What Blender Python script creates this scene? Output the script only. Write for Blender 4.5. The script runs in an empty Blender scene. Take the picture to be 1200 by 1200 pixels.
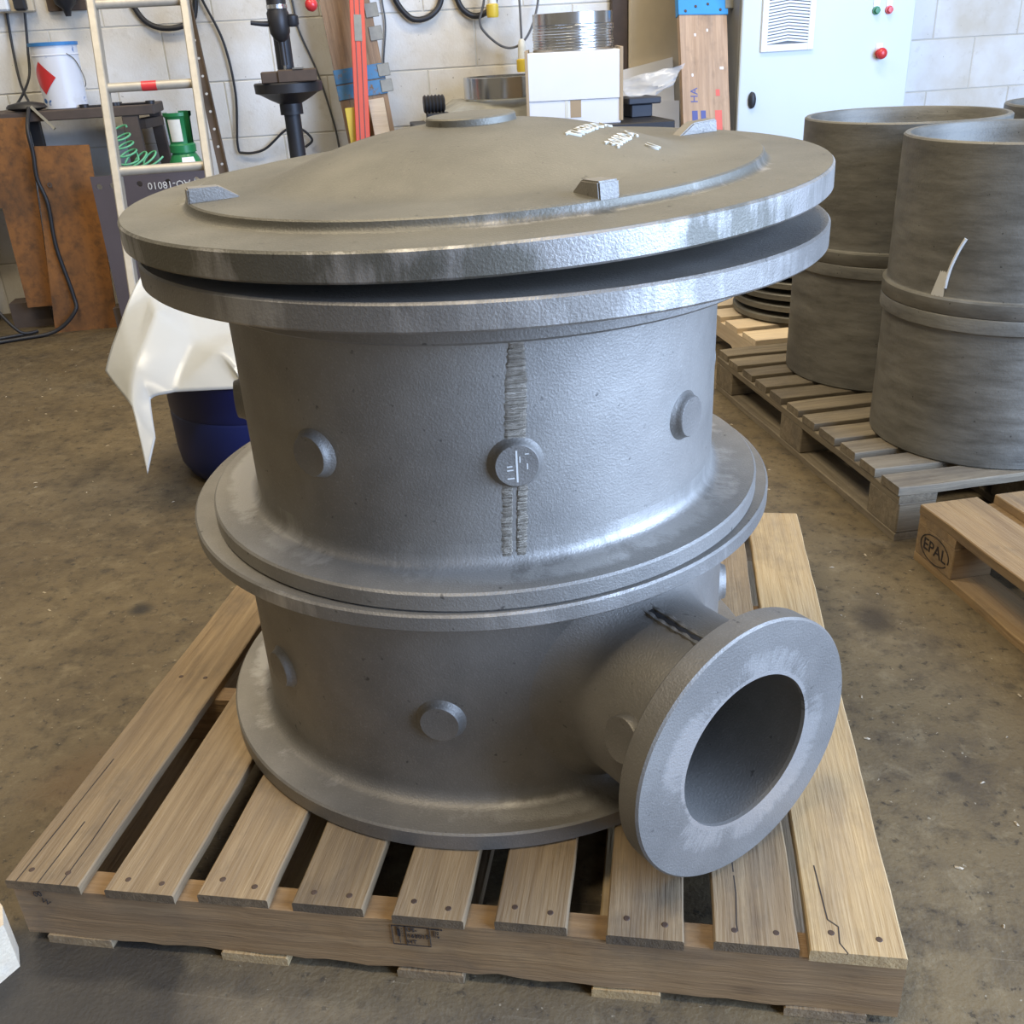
import bpy, bmesh, math, random
from mathutils import Vector, Matrix
from math import sin, cos, pi, radians as RAD

random.seed(7)
scene = bpy.context.scene
COL = scene.collection

# ------------------------------------------------------------------ camera
cam_data = bpy.data.cameras.new('camera')
cam = bpy.data.objects.new('camera', cam_data); COL.objects.link(cam)
cam_data.sensor_fit = 'HORIZONTAL'; cam_data.sensor_width = 36.0
cam_data.lens = 1133.2 / 1200 * 36.0
cam_data.clip_start = 0.05
def _cam():
    yaw, pit, rol = RAD(-10.015), RAD(26.17), RAD(-3.171)
    fwd = Vector((sin(yaw)*cos(pit), cos(yaw)*cos(pit), -sin(pit)))
    r = Vector((cos(yaw), -sin(yaw), 0)); u = r.cross(fwd)
    r2 = cos(rol)*r + sin(rol)*u; u2 = -sin(rol)*r + cos(rol)*u
    m = Matrix((r2, u2, -fwd)).transposed().to_4x4()
    m.translation = Vector((0.9114, -0.8762, 1.164))
    return m
cam.matrix_world = _cam()
scene.camera = cam

# ------------------------------------------------------------------ light
w = bpy.data.worlds.new('world'); scene.world = w; w.use_nodes = True
bgn = w.node_tree.nodes['Background']
bgn.inputs[0].default_value = (1.0, 0.88, 0.68, 1); bgn.inputs[1].default_value = 0.21

def area(name, loc, target, sx, sy, power, col):
    L = bpy.data.lights.new(name, 'AREA'); L.shape = 'RECTANGLE'; L.size = sx; L.size_y = sy
    L.energy = power; L.color = col
    o = bpy.data.objects.new(name, L); COL.objects.link(o)
    o.location = loc
    o.rotation_euler = (Vector(target) - Vector(loc)).to_track_quat('-Z', 'Y').to_euler()
    return o
# open roller door on the right-hand side of the workshop
area('door_daylight', (5.2, -0.9, 2.0), (0.6, 0.6, 0.7), 4.6, 3.8, 840, (0.45, 0.63, 1.0))
# fluorescent battens under the roof
for i, (x, y) in enumerate(((-1.2, 1.8), (1.6, 2.6), (0.0, -0.6))):
    area('roof_batten_light', (x, y, 4.2), (x, y, 0), 1.6, 0.5, 78, (1.0, 0.88, 0.68))

scene.view_settings.view_transform = 'Standard'
scene.view_settings.look = 'None'
scene.view_settings.gamma = 1.0
scene.view_settings.use_curve_mapping = False
scene.view_settings.exposure = 0.08

# ------------------------------------------------------------------ helpers
ANG = RAD(19)
EX = Vector((cos(ANG), sin(ANG), 0)); EN = Vector((-sin(ANG), cos(ANG), 0))
def WF(s, w_, z): return EX*s + EN*w_ + Vector((0, 0, z))

def tag(o, label=None, cat=None, group=None, kind=None):
    if label: o['label'] = label
    if cat: o['category'] = cat
    if group: o['group'] = group
    if kind: o['kind'] = kind
    return o
def thing(name, label, cat, loc=(0, 0, 0), rotz=0.0, group=None):
    o = bpy.data.objects.new(name, None); COL.objects.link(o)
    o.empty_display_size = 0.05
    o.location = loc; o.rotation_euler = (0, 0, rotz)
    return tag(o, label, cat, group)
def wthing(name, label, cat, s, w_, z=0.0, group=None):
    return thing(name, label, cat, WF(s, w_, z), ANG, group)
def meshof(bm, name, smooth=None):
    bmesh.ops.recalc_face_normals(bm, faces=bm.faces[:])
    me = bpy.data.meshes.new(name); bm.to_mesh(me); bm.free()
    if smooth is not None:
        me.polygons.foreach_set('use_smooth', [True]*len(me.polygons))
        me.set_sharp_from_angle(angle=RAD(smooth))
    return me
def obj(name, bm, mat, parent=None, loc=(0, 0, 0), rot=(0, 0, 0), smooth=None):
    me = bm if isinstance(bm, bpy.types.Mesh) else meshof(bm, name, smooth)
    if mat is not None and len(me.materials) == 0: me.materials.append(mat)
    o = bpy.data.objects.new(name, me); COL.objects.link(o)
    o.location = loc; o.rotation_euler = rot
    if parent is not None: o.parent = parent
    return o
def B(): return bmesh.new()
def copy_tree(o, parent=None):
    c = o.copy(); COL.objects.link(c); c.parent = parent
    for ch in list(o.children): copy_tree(ch, c)
    return c

def box(bm, x0, x1, y0, y1, z0, z1, bev=0.0, seg=1):
    vs = [bm.verts.new((x, y, z)) for x in (x0, x1) for y in (y0, y1) for z in (z0, z1)]
    F = [(0, 1, 3, 2), (4, 6, 7, 5), (0, 4, 5, 1), (2, 3, 7, 6), (0, 2, 6, 4), (1, 5, 7, 3)]
    fs = [bm.faces.new([vs[i] for i in f]) for f in F]
    if bev > 0:
        es = list({e for f in fs for e in f.edges})
        bmesh.ops.bevel(bm, geom=es, offset=bev, segments=seg, affect='EDGES', profile=0.5)
    return bm
def bar(bm, p0, p1, wx, wy, xdir=(1, 0, 0), bev=0.0):
    p0 = Vector(p0); p1 = Vector(p1); d = (p1 - p0); L = d.length; d.normalize()
    x = Vector(xdir); x = (x - d*x.dot(d)).normalized(); y = d.cross(x)
    m = Matrix((x, y, d)).transposed().to_4x4(); m.translation = p0
    b2 = B(); box(b2, -wx/2, wx/2, -wy/2, wy/2, 0, L, bev)
    b2.transform(m)
    merge(bm, b2); return bm
def merge(bm, b2):
    me = bpy.data.meshes.new('tmp'); b2.to_mesh(me); b2.free()
    bm.from_mesh(me); bpy.data.meshes.remove(me)
def lathe(bm, prof, seg=64, close=False, a0=0.0, a1=2*pi, m=None):
    """revolve (r,z) profile about z"""
    full = abs(a1 - a0 - 2*pi) < 1e-6
    n = seg if full else seg + 1
    rings = []
    for k in range(n):
        a = a0 + (a1 - a0)*k/seg
        rings.append([bm.verts.new((r*cos(a), r*sin(a), z)) for r, z in prof])
    P = len(prof)
    for k in range(seg):
        A, C_ = rings[k], rings[(k+1) % n]
        for j in range(P if close else P - 1):
            j2 = (j+1) % P
            try: bm.faces.new((A[j], C_[j], C_[j2], A[j2]))
            except ValueError: pass
    bmesh.ops.remove_doubles(bm, verts=bm.verts[:], dist=1e-6)
    if m is not None: bm.transform(m)
    return bm
def smooth_path(pts, n=8):
    P = [Vector(p) for p in pts]
    if len(P) < 3: return P
    out = []
    for i in range(len(P)-1):
        p0 = P[i-1] if i else P[i]*2 - P[i+1]
        p1, p2 = P[i], P[i+1]
        p3 = P[i+2] if i+2 < len(P) else P[i+1]*2 - P[i]
        for k in range(n):
            t = k/n
            out.append(0.5*((2*p1) + (p2-p0)*t + (2*p0-5*p1+4*p2-p3)*t*t + (3*p1-p0-3*p2+p3)*t**3))
    out.append(P[-1]); return out
def tube(bm, pts, r, seg=8, n=8, cap=True):
    P = smooth_path(pts, n)
    prev = None; rings = []
    up = Vector((0.13, 0.31, 0.94))
    for i, p in enumerate(P):
        d = (P[min(i+1, len(P)-1)] - P[max(i-1, 0)]).normalized()
        x = up - d*up.dot(d)
        if x.length < 1e-3: x = Vector((1, 0, 0)) - d*d.x
        x.normalize(); up = x; y = d.cross(x)
        rr = r(i/(len(P)-1)) if callable(r) else r
        rings.append([bm.verts.new(p + (x*cos(2*pi*k/seg) + y*sin(2*pi*k/seg))*rr) for k in range(seg)])
    for A, C_ in zip(rings, rings[1:]):
        for k in range(seg): bm.faces.new((A[k], A[(k+1) % seg], C_[(k+1) % seg], C_[k]))
    if cap: bm.faces.new(rings[0][::-1]); bm.faces.new(rings[-1])
    return bm
def prism(bm, poly, y0, y1):
    """polygon given in x,z extruded along y"""
    a = [bm.verts.new((x, y0, z)) for x, z in poly]; b = [bm.verts.new((x, y1, z)) for x, z in poly]
    n = len(poly)
    bm.faces.new(a); bm.faces.new(b[::-1])
    for i in range(n): bm.faces.new((a[i], b[i], b[(i+1) % n], a[(i+1) % n]))
    return bm
def holed_strip(bm, L, W, T, holes, r, seg=10, yoff=0.0):
    """strip along x (0..L), height W along z, thickness T along y, with round holes at (x,z)"""
    # split strip in cells along x
    hs = sorted(holes); cuts = [0.0]
    for a, b in zip(hs, hs[1:]): cuts.append((a[0]+b[0])/2)
    cuts.append(L)
    for (x0, x1), h in zip(zip(cuts, cuts[1:]), hs):
        outer = []; inner = []
        N = seg*2
        for k in range(N):
            a = 2*pi*k/N + 1e-3
            cx, cz = h
            inner.append((cx + r*cos(a), cz + r*sin(a)))
            dx, dz = cos(a), sin(a)
            t = 1e9
            if dx > 1e-9: t = min(t, (x1-cx)/dx)
            if dx < -1e-9: t = min(t, (x0-cx)/dx)
            if dz > 1e-9: t = min(t, (W-cz)/dz)
            if dz < -1e-9: t = min(t, (0-cz)/dz)
            outer.append((cx + dx*t, cz + dz*t))
        # snap nearest outer sample to each corner
        for cxr, czr in ((x0, 0), (x1, 0), (x1, W), (x0, W)):
            i = min(range(N), key=lambda q: (outer[q][0]-cxr)**2 + (outer[q][1]-czr)**2)
            outer[i] = (cxr, czr)
        f = [[bm.verts.new((x, yoff+yy, z)) for x, z in lst] for yy in (0, T) for lst in (outer, inner)]
        for k in range(N):
            j = (k+1) % N
            bm.faces.new((f[0][k], f[0][j], f[1][j], f[1][k]))
            bm.faces.new((f[2][k], f[3][k], f[3][j], f[2][j]))
            bm.faces.new((f[1][k], f[1][j], f[3][j], f[3][k]))
            bm.faces.new((f[0][k], f[2][k], f[2][j], f[0][j]))
    bmesh.ops.remove_doubles(bm, verts=bm.verts[:], dist=1e-5)
    return bm
def text_mesh(txt, size, extrude=0.0, align='CENTER'):
    cu = bpy.data.curves.new('txt', 'FONT'); cu.body = txt; cu.size = size; cu.extrude = extrude
    cu.align_x = align; cu.align_y = 'CENTER'; cu.resolution_u = 2
    o = bpy.data.objects.new('txt', cu); COL.objects.link(o)
    bpy.context.view_layer.update()
    me = bpy.data.meshes.new_from_object(o.evaluated_get(bpy.context.evaluated_depsgraph_get()))
    bpy.data.objects.remove(o); bpy.data.curves.remove(cu)
    bm = B(); bm.from_mesh(me); bpy.data.meshes.remove(me)
    return bm

# ------------------------------------------------------------------ materials
MATS = {}
class NT:
    def __init__(s, name):
        s.m = bpy.data.materials.new(name); s.m.use_nodes = True
        s.t = s.m.node_tree; s.b = s.t.nodes['Principled BSDF']
        s.tc = None
    def n(s, typ, **kw):
        x = s.t.nodes.new(typ)
        for k, v in kw.items(): setattr(x, k, v)
        return x
    def l(s, a, b): s.t.links.new(a, b)
    def coord(s, which='Object'):
        if s.tc is None: s.tc = s.n('ShaderNodeTexCoord')
        return s.tc.outputs[which]
    def mapping(s, scale=(1, 1, 1), loc=None, which='Object'):
        mp = s.n('ShaderNodeMapping'); s.l(s.coord(which), mp.inputs[0]); mp.inputs['Scale'].default_value = scale
        if loc is not None:
            if isinstance(loc, tuple): mp.inputs['Location'].default_value = loc
            else: s.l(loc, mp.inputs['Location'])
        return mp.outputs[0]
    def noise(s, scale, detail=4, vec=None, rough=0.55, dist=0.0):
        x = s.n('ShaderNodeTexNoise'); x.inputs['Scale'].default_value = scale; x.inputs['Detail'].default_value = detail
        x.inputs['Roughness'].default_value = rough; x.inputs['Distortion'].default_value = dist
        s.l(vec if vec is not None else s.coord(), x.inputs['Vector']); return x.outputs['Fac']
    def ramp(s, fac, stops):
        x = s.n('ShaderNodeValToRGB'); s.l(fac, x.inputs[0]); e = x.color_ramp.elements
        while len(e) < len(stops): e.new(0.5)
        for el, (p, c) in zip(e, stops):
            el.position = p; el.color = c if len(c) == 4 else (*c, 1)
        return x.outputs[0]
    def step(s, fac, a, b): return s.ramp(fac, [(a, (0, 0, 0)), (b, (1, 1, 1))])
    def mix(s, fac, a, b, mode='MIX'):
        x = s.n('ShaderNodeMix', data_type='RGBA', blend_type=mode)
        if isinstance(fac, (int, float)): x.inputs[0].default_value = fac
        else: s.l(fac, x.inputs[0])
        for v, i in ((a, 6), (b, 7)):
            if isinstance(v, tuple): x.inputs[i].default_value = v if len(v) == 4 else (*v, 1)
            else: s.l(v, x.inputs[i])
        return x.outputs[2]
    def math(s, op, a, b=None):
        x = s.n('ShaderNodeMath', operation=op)
        for v, i in ((a, 0), (b, 1)):
            if v is None: continue
            if isinstance(v, (int, float)): x.inputs[i].default_value = v
            else: s.l(v, x.inputs[i])
        return x.outputs[0]
    def bump(s, h, strength, dist=0.01):
        x = s.n('ShaderNodeBump'); x.inputs['Strength'].default_value = strength; x.inputs['Distance'].default_value = dist
        s.l(h, x.inputs['Height']); s.l(x.outputs[0], s.b.inputs['Normal']); return x
    def out(s, col=None, rough=None, metal=None):
        if col is not None:
            if isinstance(col, tuple): s.b.inputs['Base Color'].default_value = (*col, 1) if len(col) == 3 else col
            else: s.l(col, s.b.inputs['Base Color'])
        for v, k in ((rough, 'Roughness'), (metal, 'Metallic')):
            if v is None: continue
            if isinstance(v, (int, float)): s.b.inputs[k].default_value = v
            else: s.l(v, s.b.inputs[k])
        return s.m

def simple(name, col, rough=0.6, metal=0.0, var=0.15, scale=8.0, bump=0.0):
    if name in MATS: return MATS[name]
    t = NT(name)
    f = t.noise(scale, 4)
    c = t.mix(f, tuple(x*(1-var) for x in col), tuple(min(1, x*(1+var)) for x in col))
    if bump: t.bump(t.noise(scale*12, 3), bump, 0.004)
    MATS[name] = t.out(c, rough, metal); return MATS[name]

def cast_iron(name, base=(0.265, 0.246, 0.215), bands=(), fine=330.0, strength=0.24, rough=0.57, metal=0.70, streak=None, blotch=0.25):
    """sand-cast iron in grey primer; bands = (r0,r1,z0,z1,amount): ground bare-metal zones about the local z axis"""
    t = NT(name)
    big = t.noise(5.0, 5, rough=0.6)
    c = t.mix(t.step(big, 0.3, 0.75), tuple(x*(1-blotch) for x in base), tuple(x*(1+blotch) for x in base))
    grit = t.noise(fine, 3)
    c = t.mix(t.math('MULTIPLY', t.step(grit, 0.55, 0.8), 0.35), c, tuple(x*1.7 for x in base))
    pits = t.noise(70.0, 2)
    c = t.mix(t.math('MULTIPLY', t.step(pits, 0.70, 0.76), 0.6), c, (0.05, 0.045, 0.04))
    rgh = None
    if bands:
        sep = t.n('ShaderNodeSeparateXYZ'); t.l(t.coord(), sep.inputs[0])
        r = t.math('SQRT', t.math('ADD', t.math('MULTIPLY', sep.outputs[0], sep.outputs[0]), t.math('MULTIPLY', sep.outputs[1], sep.outputs[1])))
        ang = t.math('ARCTAN2', sep.outputs[1], sep.outputs[0])
        cmb = t.n('ShaderNodeCombineXYZ')
        t.l(t.math('MULTIPLY', ang, 9.0), cmb.inputs[0]); t.l(t.math('MULTIPLY', r, 14.0), cmb.inputs[1]); t.l(t.math('MULTIPLY', sep.outputs[2], 3.0), cmb.inputs[2])
        strk = t.noise(2.2, 6, vec=cmb.outputs[0], rough=0.75)
        lump = t.noise(6.0, 3)
        tot = None
        for (r0, r1, z0, z1, amt) in bands:
            mr = t.n('ShaderNodeMapRange'); mr.inputs[1].default_value = r0; mr.inputs[2].default_value = r1
            t.l(r, mr.inputs[0]); q = mr.outputs[0]
            inr = t.math('MULTIPLY', t.math('MULTIPLY', t.math('SUBTRACT', 1.0, q), q), 4.0)
            gz = t.math('MULTIPLY', t.math('GREATER_THAN', sep.outputs[2], z0), t.math('LESS_THAN', sep.outputs[2], z1))
            mk = t.math('MULTIPLY', t.math('MULTIPLY', inr, gz), amt)
            mk = t.math('MULTIPLY', t.math('ADD', strk, t.math('MULTIPLY', t.math('SUBTRACT', lump, 0.5), 2.4)), mk)
            tot = mk if tot is None else t.math('MAXIMUM', tot, mk)
        mask = t.step(tot, 0.34, 0.60)
        c = t.mix(mask, c, (0.44, 0.415, 0.375))
        rgh = t.ramp(mask, [(0, (rough,)*3), (1, (0.46,)*3)])
    h = t.math('ADD', t.math('MULTIPLY', grit, 0.6), t.math('MULTIPLY', t.noise(60.0, 3), 0.10))
    t.bump(h, strength, 0.005)
    return t.out(c, rgh if rgh is not None else rough, metal)

def wood(name, dark, light, rough=0.75, grain=(3, 60, 60), dirt=0.35, knot=True):
    """grain runs along local x; tone shifts with every board"""
    if name in MATS: return MATS[name]
    t = NT(name)
    oi = t.n('ShaderNodeObjectInfo')
    off = t.n('ShaderNodeCombineXYZ')
    k = t.math('MULTIPLY', oi.outputs['Random'], 37.0)
    for i in range(3): t.l(k, off.inputs[i])
    v = t.mapping(grain, off.outputs[0])
    g = t.noise(1.0, 6, vec=v, rough=0.65, dist=0.6)
    c = t.ramp(g, [(0.25, dark), (0.5, tuple((a+b)/2 for a, b in zip(dark, light))), (0.75, light)])
    v2 = t.mapping((grain[0]*4, grain[1]*4, grain[2]*4), off.outputs[0])
    g2 = t.noise(1.0, 3, vec=v2)
    c = t.mix(t.math('MULTIPLY', t.step(g2, 0.58, 0.75), 0.30), c, tuple(x*0.55 for x in dark))
    v3 = t.mapping((6, 9, 9), off.outputs[0])
    d = t.noise(1.0, 5, vec=v3, rough=0.7)
    c = t.mix(t.math('MULTIPLY', t.step(d, 0.52, 0.74), dirt), c, (0.075, 0.06, 0.045))
    if knot:
        vo = t.n('ShaderNodeTexVoronoi'); vo.inputs['Scale'].default_value = 1.0
        t.l(t.mapping((3.2, 7.5, 7.5), off.outputs[0]), vo.inputs['Vector'])
        c = t.mix(t.math('MULTIPLY', t.ramp(vo.outputs['Distance'], [(0.05, (1, 1, 1)), (0.12, (0, 0, 0))]), 0.75), c, tuple(x*0.4 for x in dark))
    wth = t.noise(1.0, 5, vec=t.mapping((2.2, 16, 16), off.outputs[0]), rough=0.7)
    c = t.mix(t.math('MULTIPLY', t.step(wth, 0.42, 0.68), 0.40), c, tuple(0.55*x + 0.45*sum(dark)/3*0.8 for x in dark))
    tone = t.n('ShaderNodeHueSaturation'); t.l(c, tone.inputs['Color'])
    t.l(t.math('ADD', t.math('MULTIPLY', oi.outputs['Random'], 0.35), 0.82), tone.inputs['Value'])
    t.bump(t.math('ADD', g2, g), 0.35, 0.004)
    MATS[name] = t.out(tone.outputs[0], rough); return MATS[name]

M_UP = cast_iron('cast_iron_upper', base=(0.305, 0.285, 0.25), bands=((0.345, 0.425, 0.008, 0.06, 1.08), ))
M_UPF = cast_iron('cast_iron_top_flange', bands=((0.476, 0.492, 0.3, 0.42, 0.85),))
M_LO = cast_iron('cast_iron_lower', bands=((0.39, 0.46, 0.02, 0.06, 0.85), (0.455, 0.475, 0.36, 0.395, 0.7)))
M_COV = cast_iron('cast_iron_cover', base=(0.190, 0.177, 0.142), bands=((0.485, 0.502, 0.0, 0.034, 0.82), (0.39, 0.43, 0.03, 0.07, 0.6)))
M_NOZ = cast_iron('cast_iron_nozzle', bands=((0.104, 0.121, -0.006, 0.02, 1.6), (0.09, 0.165, -0.004, 0.02, 0.98),))
M_BOSS = cast_iron('cast_iron_boss')
def turned_iron():
    t = NT('turned_iron')
    a = t.noise(1.0, 6, vec=t.mapping((7, 7, 30)), rough=0.65); b = t.noise(3.2, 4, rough=0.6); g = t.noise(1.0, 4, vec=t.mapping((14, 14, 220)))
    c = t.mix(t.step(a, 0.32, 0.68), (0.125, 0.117, 0.096), (0.235, 0.222, 0.185))
    c = t.mix(t.math('MULTIPLY', t.step(b, 0.50, 0.66), 0.5), c, (0.085, 0.080, 0.072))
    c = t.mix(t.math('MULTIPLY', t.step(t.noise(85.0, 2), 0.72, 0.76), 0.7), c, (0.03, 0.025, 0.02))
    t.bump(t.math('ADD', g, t.noise(160.0, 2)), 0.12, 0.005)
    return t.out(c, t.ramp(a, [(0.3, (0.45,)*3), (0.7, (0.6,)*3)]), 0.4)
M_CYL = turned_iron()
M_LETTER = simple('lettering_paint', (0.58, 0.55, 0.46), 0.8)
M_INK_CRAYON = simple('white_crayon', (0.62, 0.60, 0.54), 0.8)
M_DARKSTEEL = simple('dark_steel', (0.035, 0.033, 0.033), 0.45, 0.4)
def ground_metal():
    t = NT('ground_bare_metal')
    v = t.mapping((18, 18, 260))
    g = t.noise(1.0, 5, vec=v, rough=0.7)
    c = t.ramp(g, [(0.3, (0.11, 0.09, 0.065)), (0.55, (0.30, 0.26, 0.20)), (0.8, (0.50, 0.45, 0.37))])
    t.bump(g, 0.8, 0.006); return t.out(c, 0.42, 0.6)
M_GROUND = ground_metal()

W_DECK = wood('pallet_wood', (0.175, 0.112, 0.054), (0.36, 0.258, 0.140), dirt=0.55)
W_END = wood('sawn_end_grain', (0.075, 0.050, 0.026), (0.19, 0.132, 0.072), grain=(60, 90, 90), dirt=0.4, knot=False)
W_NEW = wood('pallet_wood_yellow', (0.36, 0.235, 0.10), (0.54, 0.38, 0.185), dirt=0.40)
W_STR = wood('stringer_wood', (0.20, 0.115, 0.047), (0.355, 0.225, 0.106), dirt=0.55)
W_GREY = wood('weathered_wood', (0.12, 0.092, 0.056), (0.27, 0.22, 0.145), dirt=0.6)
W_EPAL = wood('epal_wood', (0.21, 0.125, 0.052), (0.37, 0.25, 0.12), dirt=0.65)
W_BROWN = wood('scaffold_wood', (0.19, 0.115, 0.06), (0.40, 0.265, 0.155), dirt=0.5)
W_SCAF = wood('scaffold_wood_light', (0.34, 0.215, 0.125), (0.56, 0.385, 0.25), dirt=0.45)
W_PALE = wood('pale_wood', (0.62, 0.47, 0.30), (0.80, 0.66, 0.46), dirt=0.1, knot=False)
M_NAIL = simple('nail_head', (0.09, 0.06, 0.045), 0.6, 0.5)
M_INK = simple('black_stamp_ink', (0.03, 0.022, 0.018), 0.8)

def floor_mat():
    t = NT('dirty_concrete')
    a = t.noise(1.3, 6, rough=0.62); b = t.noise(5.0, 7, rough=0.72); d = t.noise(24.0, 6, rough=0.72)
    c = t.mix(t.step(a, 0.36, 0.66), (0.108, 0.077, 0.038), (0.172, 0.130, 0.069))
    c = t.mix(t.math('MULTIPLY', t.step(b, 0.46, 0.66), 0.65), c, (0.052, 0.038, 0.023))
    c = t.mix(t.math('MULTIPLY', t.step(d, 0.50, 0.64), 0.52), c, (0.034, 0.025, 0.016))
    c = t.mix(t.math('MULTIPLY', t.step(t.noise(13.0, 6, rough=0.75, dist=0.4), 0.53, 0.65), 0.36), c, (0.25, 0.20, 0.118))
    c = t.mix(t.math('MULTIPLY', t.step(t.noise(95.0, 2), 0.71, 0.74), 0.8), c, (0.34, 0.30, 0.22))
    c = t.mix(t.math('MULTIPLY', t.step(t.noise(48.0, 4, rough=0.65), 0.61, 0.66), 0.62), c, (0.020, 0.015, 0.010))
    vo = t.n('ShaderNodeTexVoronoi'); vo.inputs['Scale'].default_value = 7.0; t.l(t.coord(), vo.inputs['Vector'])
    dr = t.math('ADD', vo.outputs['Distance'], t.math('MULTIPLY', t.math('SUBTRACT', d, 0.5), 0.25))
    c = t.mix(t.math('MULTIPLY', t.ramp(dr, [(0.06, (1, 1, 1)), (0.13, (0, 0, 0))]), 0.6), c, (0.022, 0.017, 0.012))
    for sc_, rz in (((2.2, 120, 1), 0.5), ((2.6, 140, 1), -0.7)):
        mp = t.n('ShaderNodeMapping'); t.l(t.coord(), mp.inputs[0]); mp.inputs['Scale'].default_value = sc_; mp.inputs['Rotation'].default_value = (0, 0, rz)
        sc = t.noise(1.0, 3, vec=mp.outputs[0])
        c = t.mix(t.math('MULTIPLY', t.math('MULTIPLY', t.step(sc, 0.67, 0.73), t.step(b, 0.42, 0.58)), 0.40), c, (0.27, 0.225, 0.155))
    # shadow area painted into the colour as a wet-dark stain round the near left corner of the pallet, and greyer swept concrete in front
    sep = t.n('ShaderNodeSeparateXYZ'); t.l(t.coord(), sep.inputs[0])
    fr = t.math('ADD', sep.outputs[1], t.math('MULTIPLY', t.math('SUBTRACT', a, 0.5), 0.3))
    c = t.mix(t.math('MULTIPLY', t.ramp(t.math('ADD', fr, 0.3), [(0.22, (1, 1, 1)), (0.34, (0, 0, 0))]), 0.5), c, (0.105, 0.093, 0.075))
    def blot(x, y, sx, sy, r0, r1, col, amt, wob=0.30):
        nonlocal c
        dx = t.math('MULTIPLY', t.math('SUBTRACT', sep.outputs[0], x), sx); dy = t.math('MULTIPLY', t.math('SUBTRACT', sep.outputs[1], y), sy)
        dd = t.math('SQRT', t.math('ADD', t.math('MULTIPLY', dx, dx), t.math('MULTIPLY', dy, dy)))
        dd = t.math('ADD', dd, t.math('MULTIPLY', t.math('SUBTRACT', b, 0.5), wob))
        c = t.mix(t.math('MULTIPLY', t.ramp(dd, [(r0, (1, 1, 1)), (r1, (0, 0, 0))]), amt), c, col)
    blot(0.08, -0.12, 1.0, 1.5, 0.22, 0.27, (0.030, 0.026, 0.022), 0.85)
    blot(1.36, 0.98, 1.4, 1.0, 0.03, 0.075, (0.028, 0.02, 0.013), 0.8, 0.12)
    blot(-0.12, 0.33, 1.0, 0.8, 0.03, 0.09, (0.13, 0.075, 0.03), 0.5, 0.15)
    blot(-0.30, 0.90, 1.0, 1.0, 0.01, 0.035, (0.02, 0.016, 0.012), 0.9, 0.06)
    t.bump(t.math('ADD', t.math('MULTIPLY', b, 0.6), t.noise(140.0, 4)), 0.3, 0.006)
    r = t.ramp(b, [(0.3, (0.45,)*3), (0.7, (0.75,)*3)])
    return t.out(c, r, 0.0)
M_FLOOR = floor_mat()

def block_mat():
    t = NT('painted_block')
    oi = t.n('ShaderNodeObjectInfo')
    g = t.n('ShaderNodeNewGeometry')
    def wn(sc, de, ro):
        x = t.n('ShaderNodeTexNoise'); x.inputs['Scale'].default_value = sc; x.inputs['Detail'].default_value = de; x.inputs['Roughness'].default_value = ro
        t.l(g.outputs['Position'], x.inputs['Vector']); return x.outputs['Fac']
    a = wn(1.7, 5, 0.6); b = wn(14, 5, 0.7); d = wn(60, 2, 0.5)
    c = t.mix(t.step(a, 0.40, 0.66), (0.78, 0.77, 0.73), (0.62, 0.55, 0.43))
    c = t.mix(t.math('MULTIPLY', t.step(b, 0.58, 0.80), 0.45), c, (0.40, 0.33, 0.22))
    c = t.mix(t.math('MULTIPLY', t.step(d, 0.74, 0.78), 0.7), c, (0.12, 0.09, 0.06))
    v = t.n('ShaderNodeHueSaturation'); t.l(c, v.inputs['Color']); t.l(t.math('ADD', t.math('MULTIPLY', oi.outputs['Random'], 0.14), 0.90), v.inputs['Value'])
    t.bump(t.math('ADD', wn(90, 4, 0.6), b), 0.25, 0.006)
    return t.out(v.outputs[0], 0.62)
M_BLOCK = block_mat()
M_MORTAR = simple('mortar', (0.56, 0.52, 0.43), 0.9)

def rust_mat():
    t = NT('rusty_steel')
    v = t.mapping((1, 1, 0.6))
    a = t.noise(4.0, 6, vec=v, rough=0.65); b = t.noise(22.0, 5, rough=0.7)
    c = t.ramp(a, [(0.32, (0.085, 0.048, 0.026)), (0.5, (0.25, 0.108, 0.034)), (0.72, (0.40, 0.17, 0.042))])
    c = t.mix(t.math('MULTIPLY', t.step(b, 0.48, 0.68), 0.6), c, (0.06, 0.036, 0.022))
    t.bump(b, 0.3, 0.004); return t.out(c, 0.85, 0.1)
M_RUST = rust_mat()

M_BLACK = simple('black_rubber', (0.02, 0.02, 0.022), 0.5)
M_PLUM = simple('primered_plate', (0.105, 0.085, 0.088), 0.6, 0.2)
M_BENCH = simple('bench_brown', (0.085, 0.062, 0.048), 0.75, 0.0, 0.35, 14)
M_ANGLE = simple('brown_angle', (0.085, 0.058, 0.04), 0.6, 0.3, 0.3, 20)
M_LADDER = simple('worn_aluminium', (0.46, 0.41, 0.32), 0.5, 0.35, 0.25, 25)
M_RED = simple('red_paint', (0.72, 0.10, 0.055), 0.45, 0.0, 0.15)
M_REDKNOB = simple('red_plastic', (0.62, 0.04, 0.04), 0.3)
M_BLUE = simple('blue_paint', (0.05, 0.22, 0.50), 0.55, 0.1, 0.35, 30)
def worn_blue():
    t = NT('worn_blue_paint'); a = t.noise(22, 5, rough=0.7)
    c = t.mix(t.step(t.noise(9, 3), 0.4, 0.6), (0.045, 0.17, 0.33), (0.09, 0.24, 0.40))
    c = t.mix(t.step(a, 0.54, 0.64), c, (0.22, 0.13, 0.05)); return t.out(c, 0.6, 0.1)
M_WBLUE = worn_blue()
M_GALV = simple('galvanised', (0.27, 0.26, 0.22), 0.45, 0.6, 0.25, 40)
M_GREEN = simple('green_cylinder', (0.02, 0.19, 0.06), 0.35, 0.0)
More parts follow.
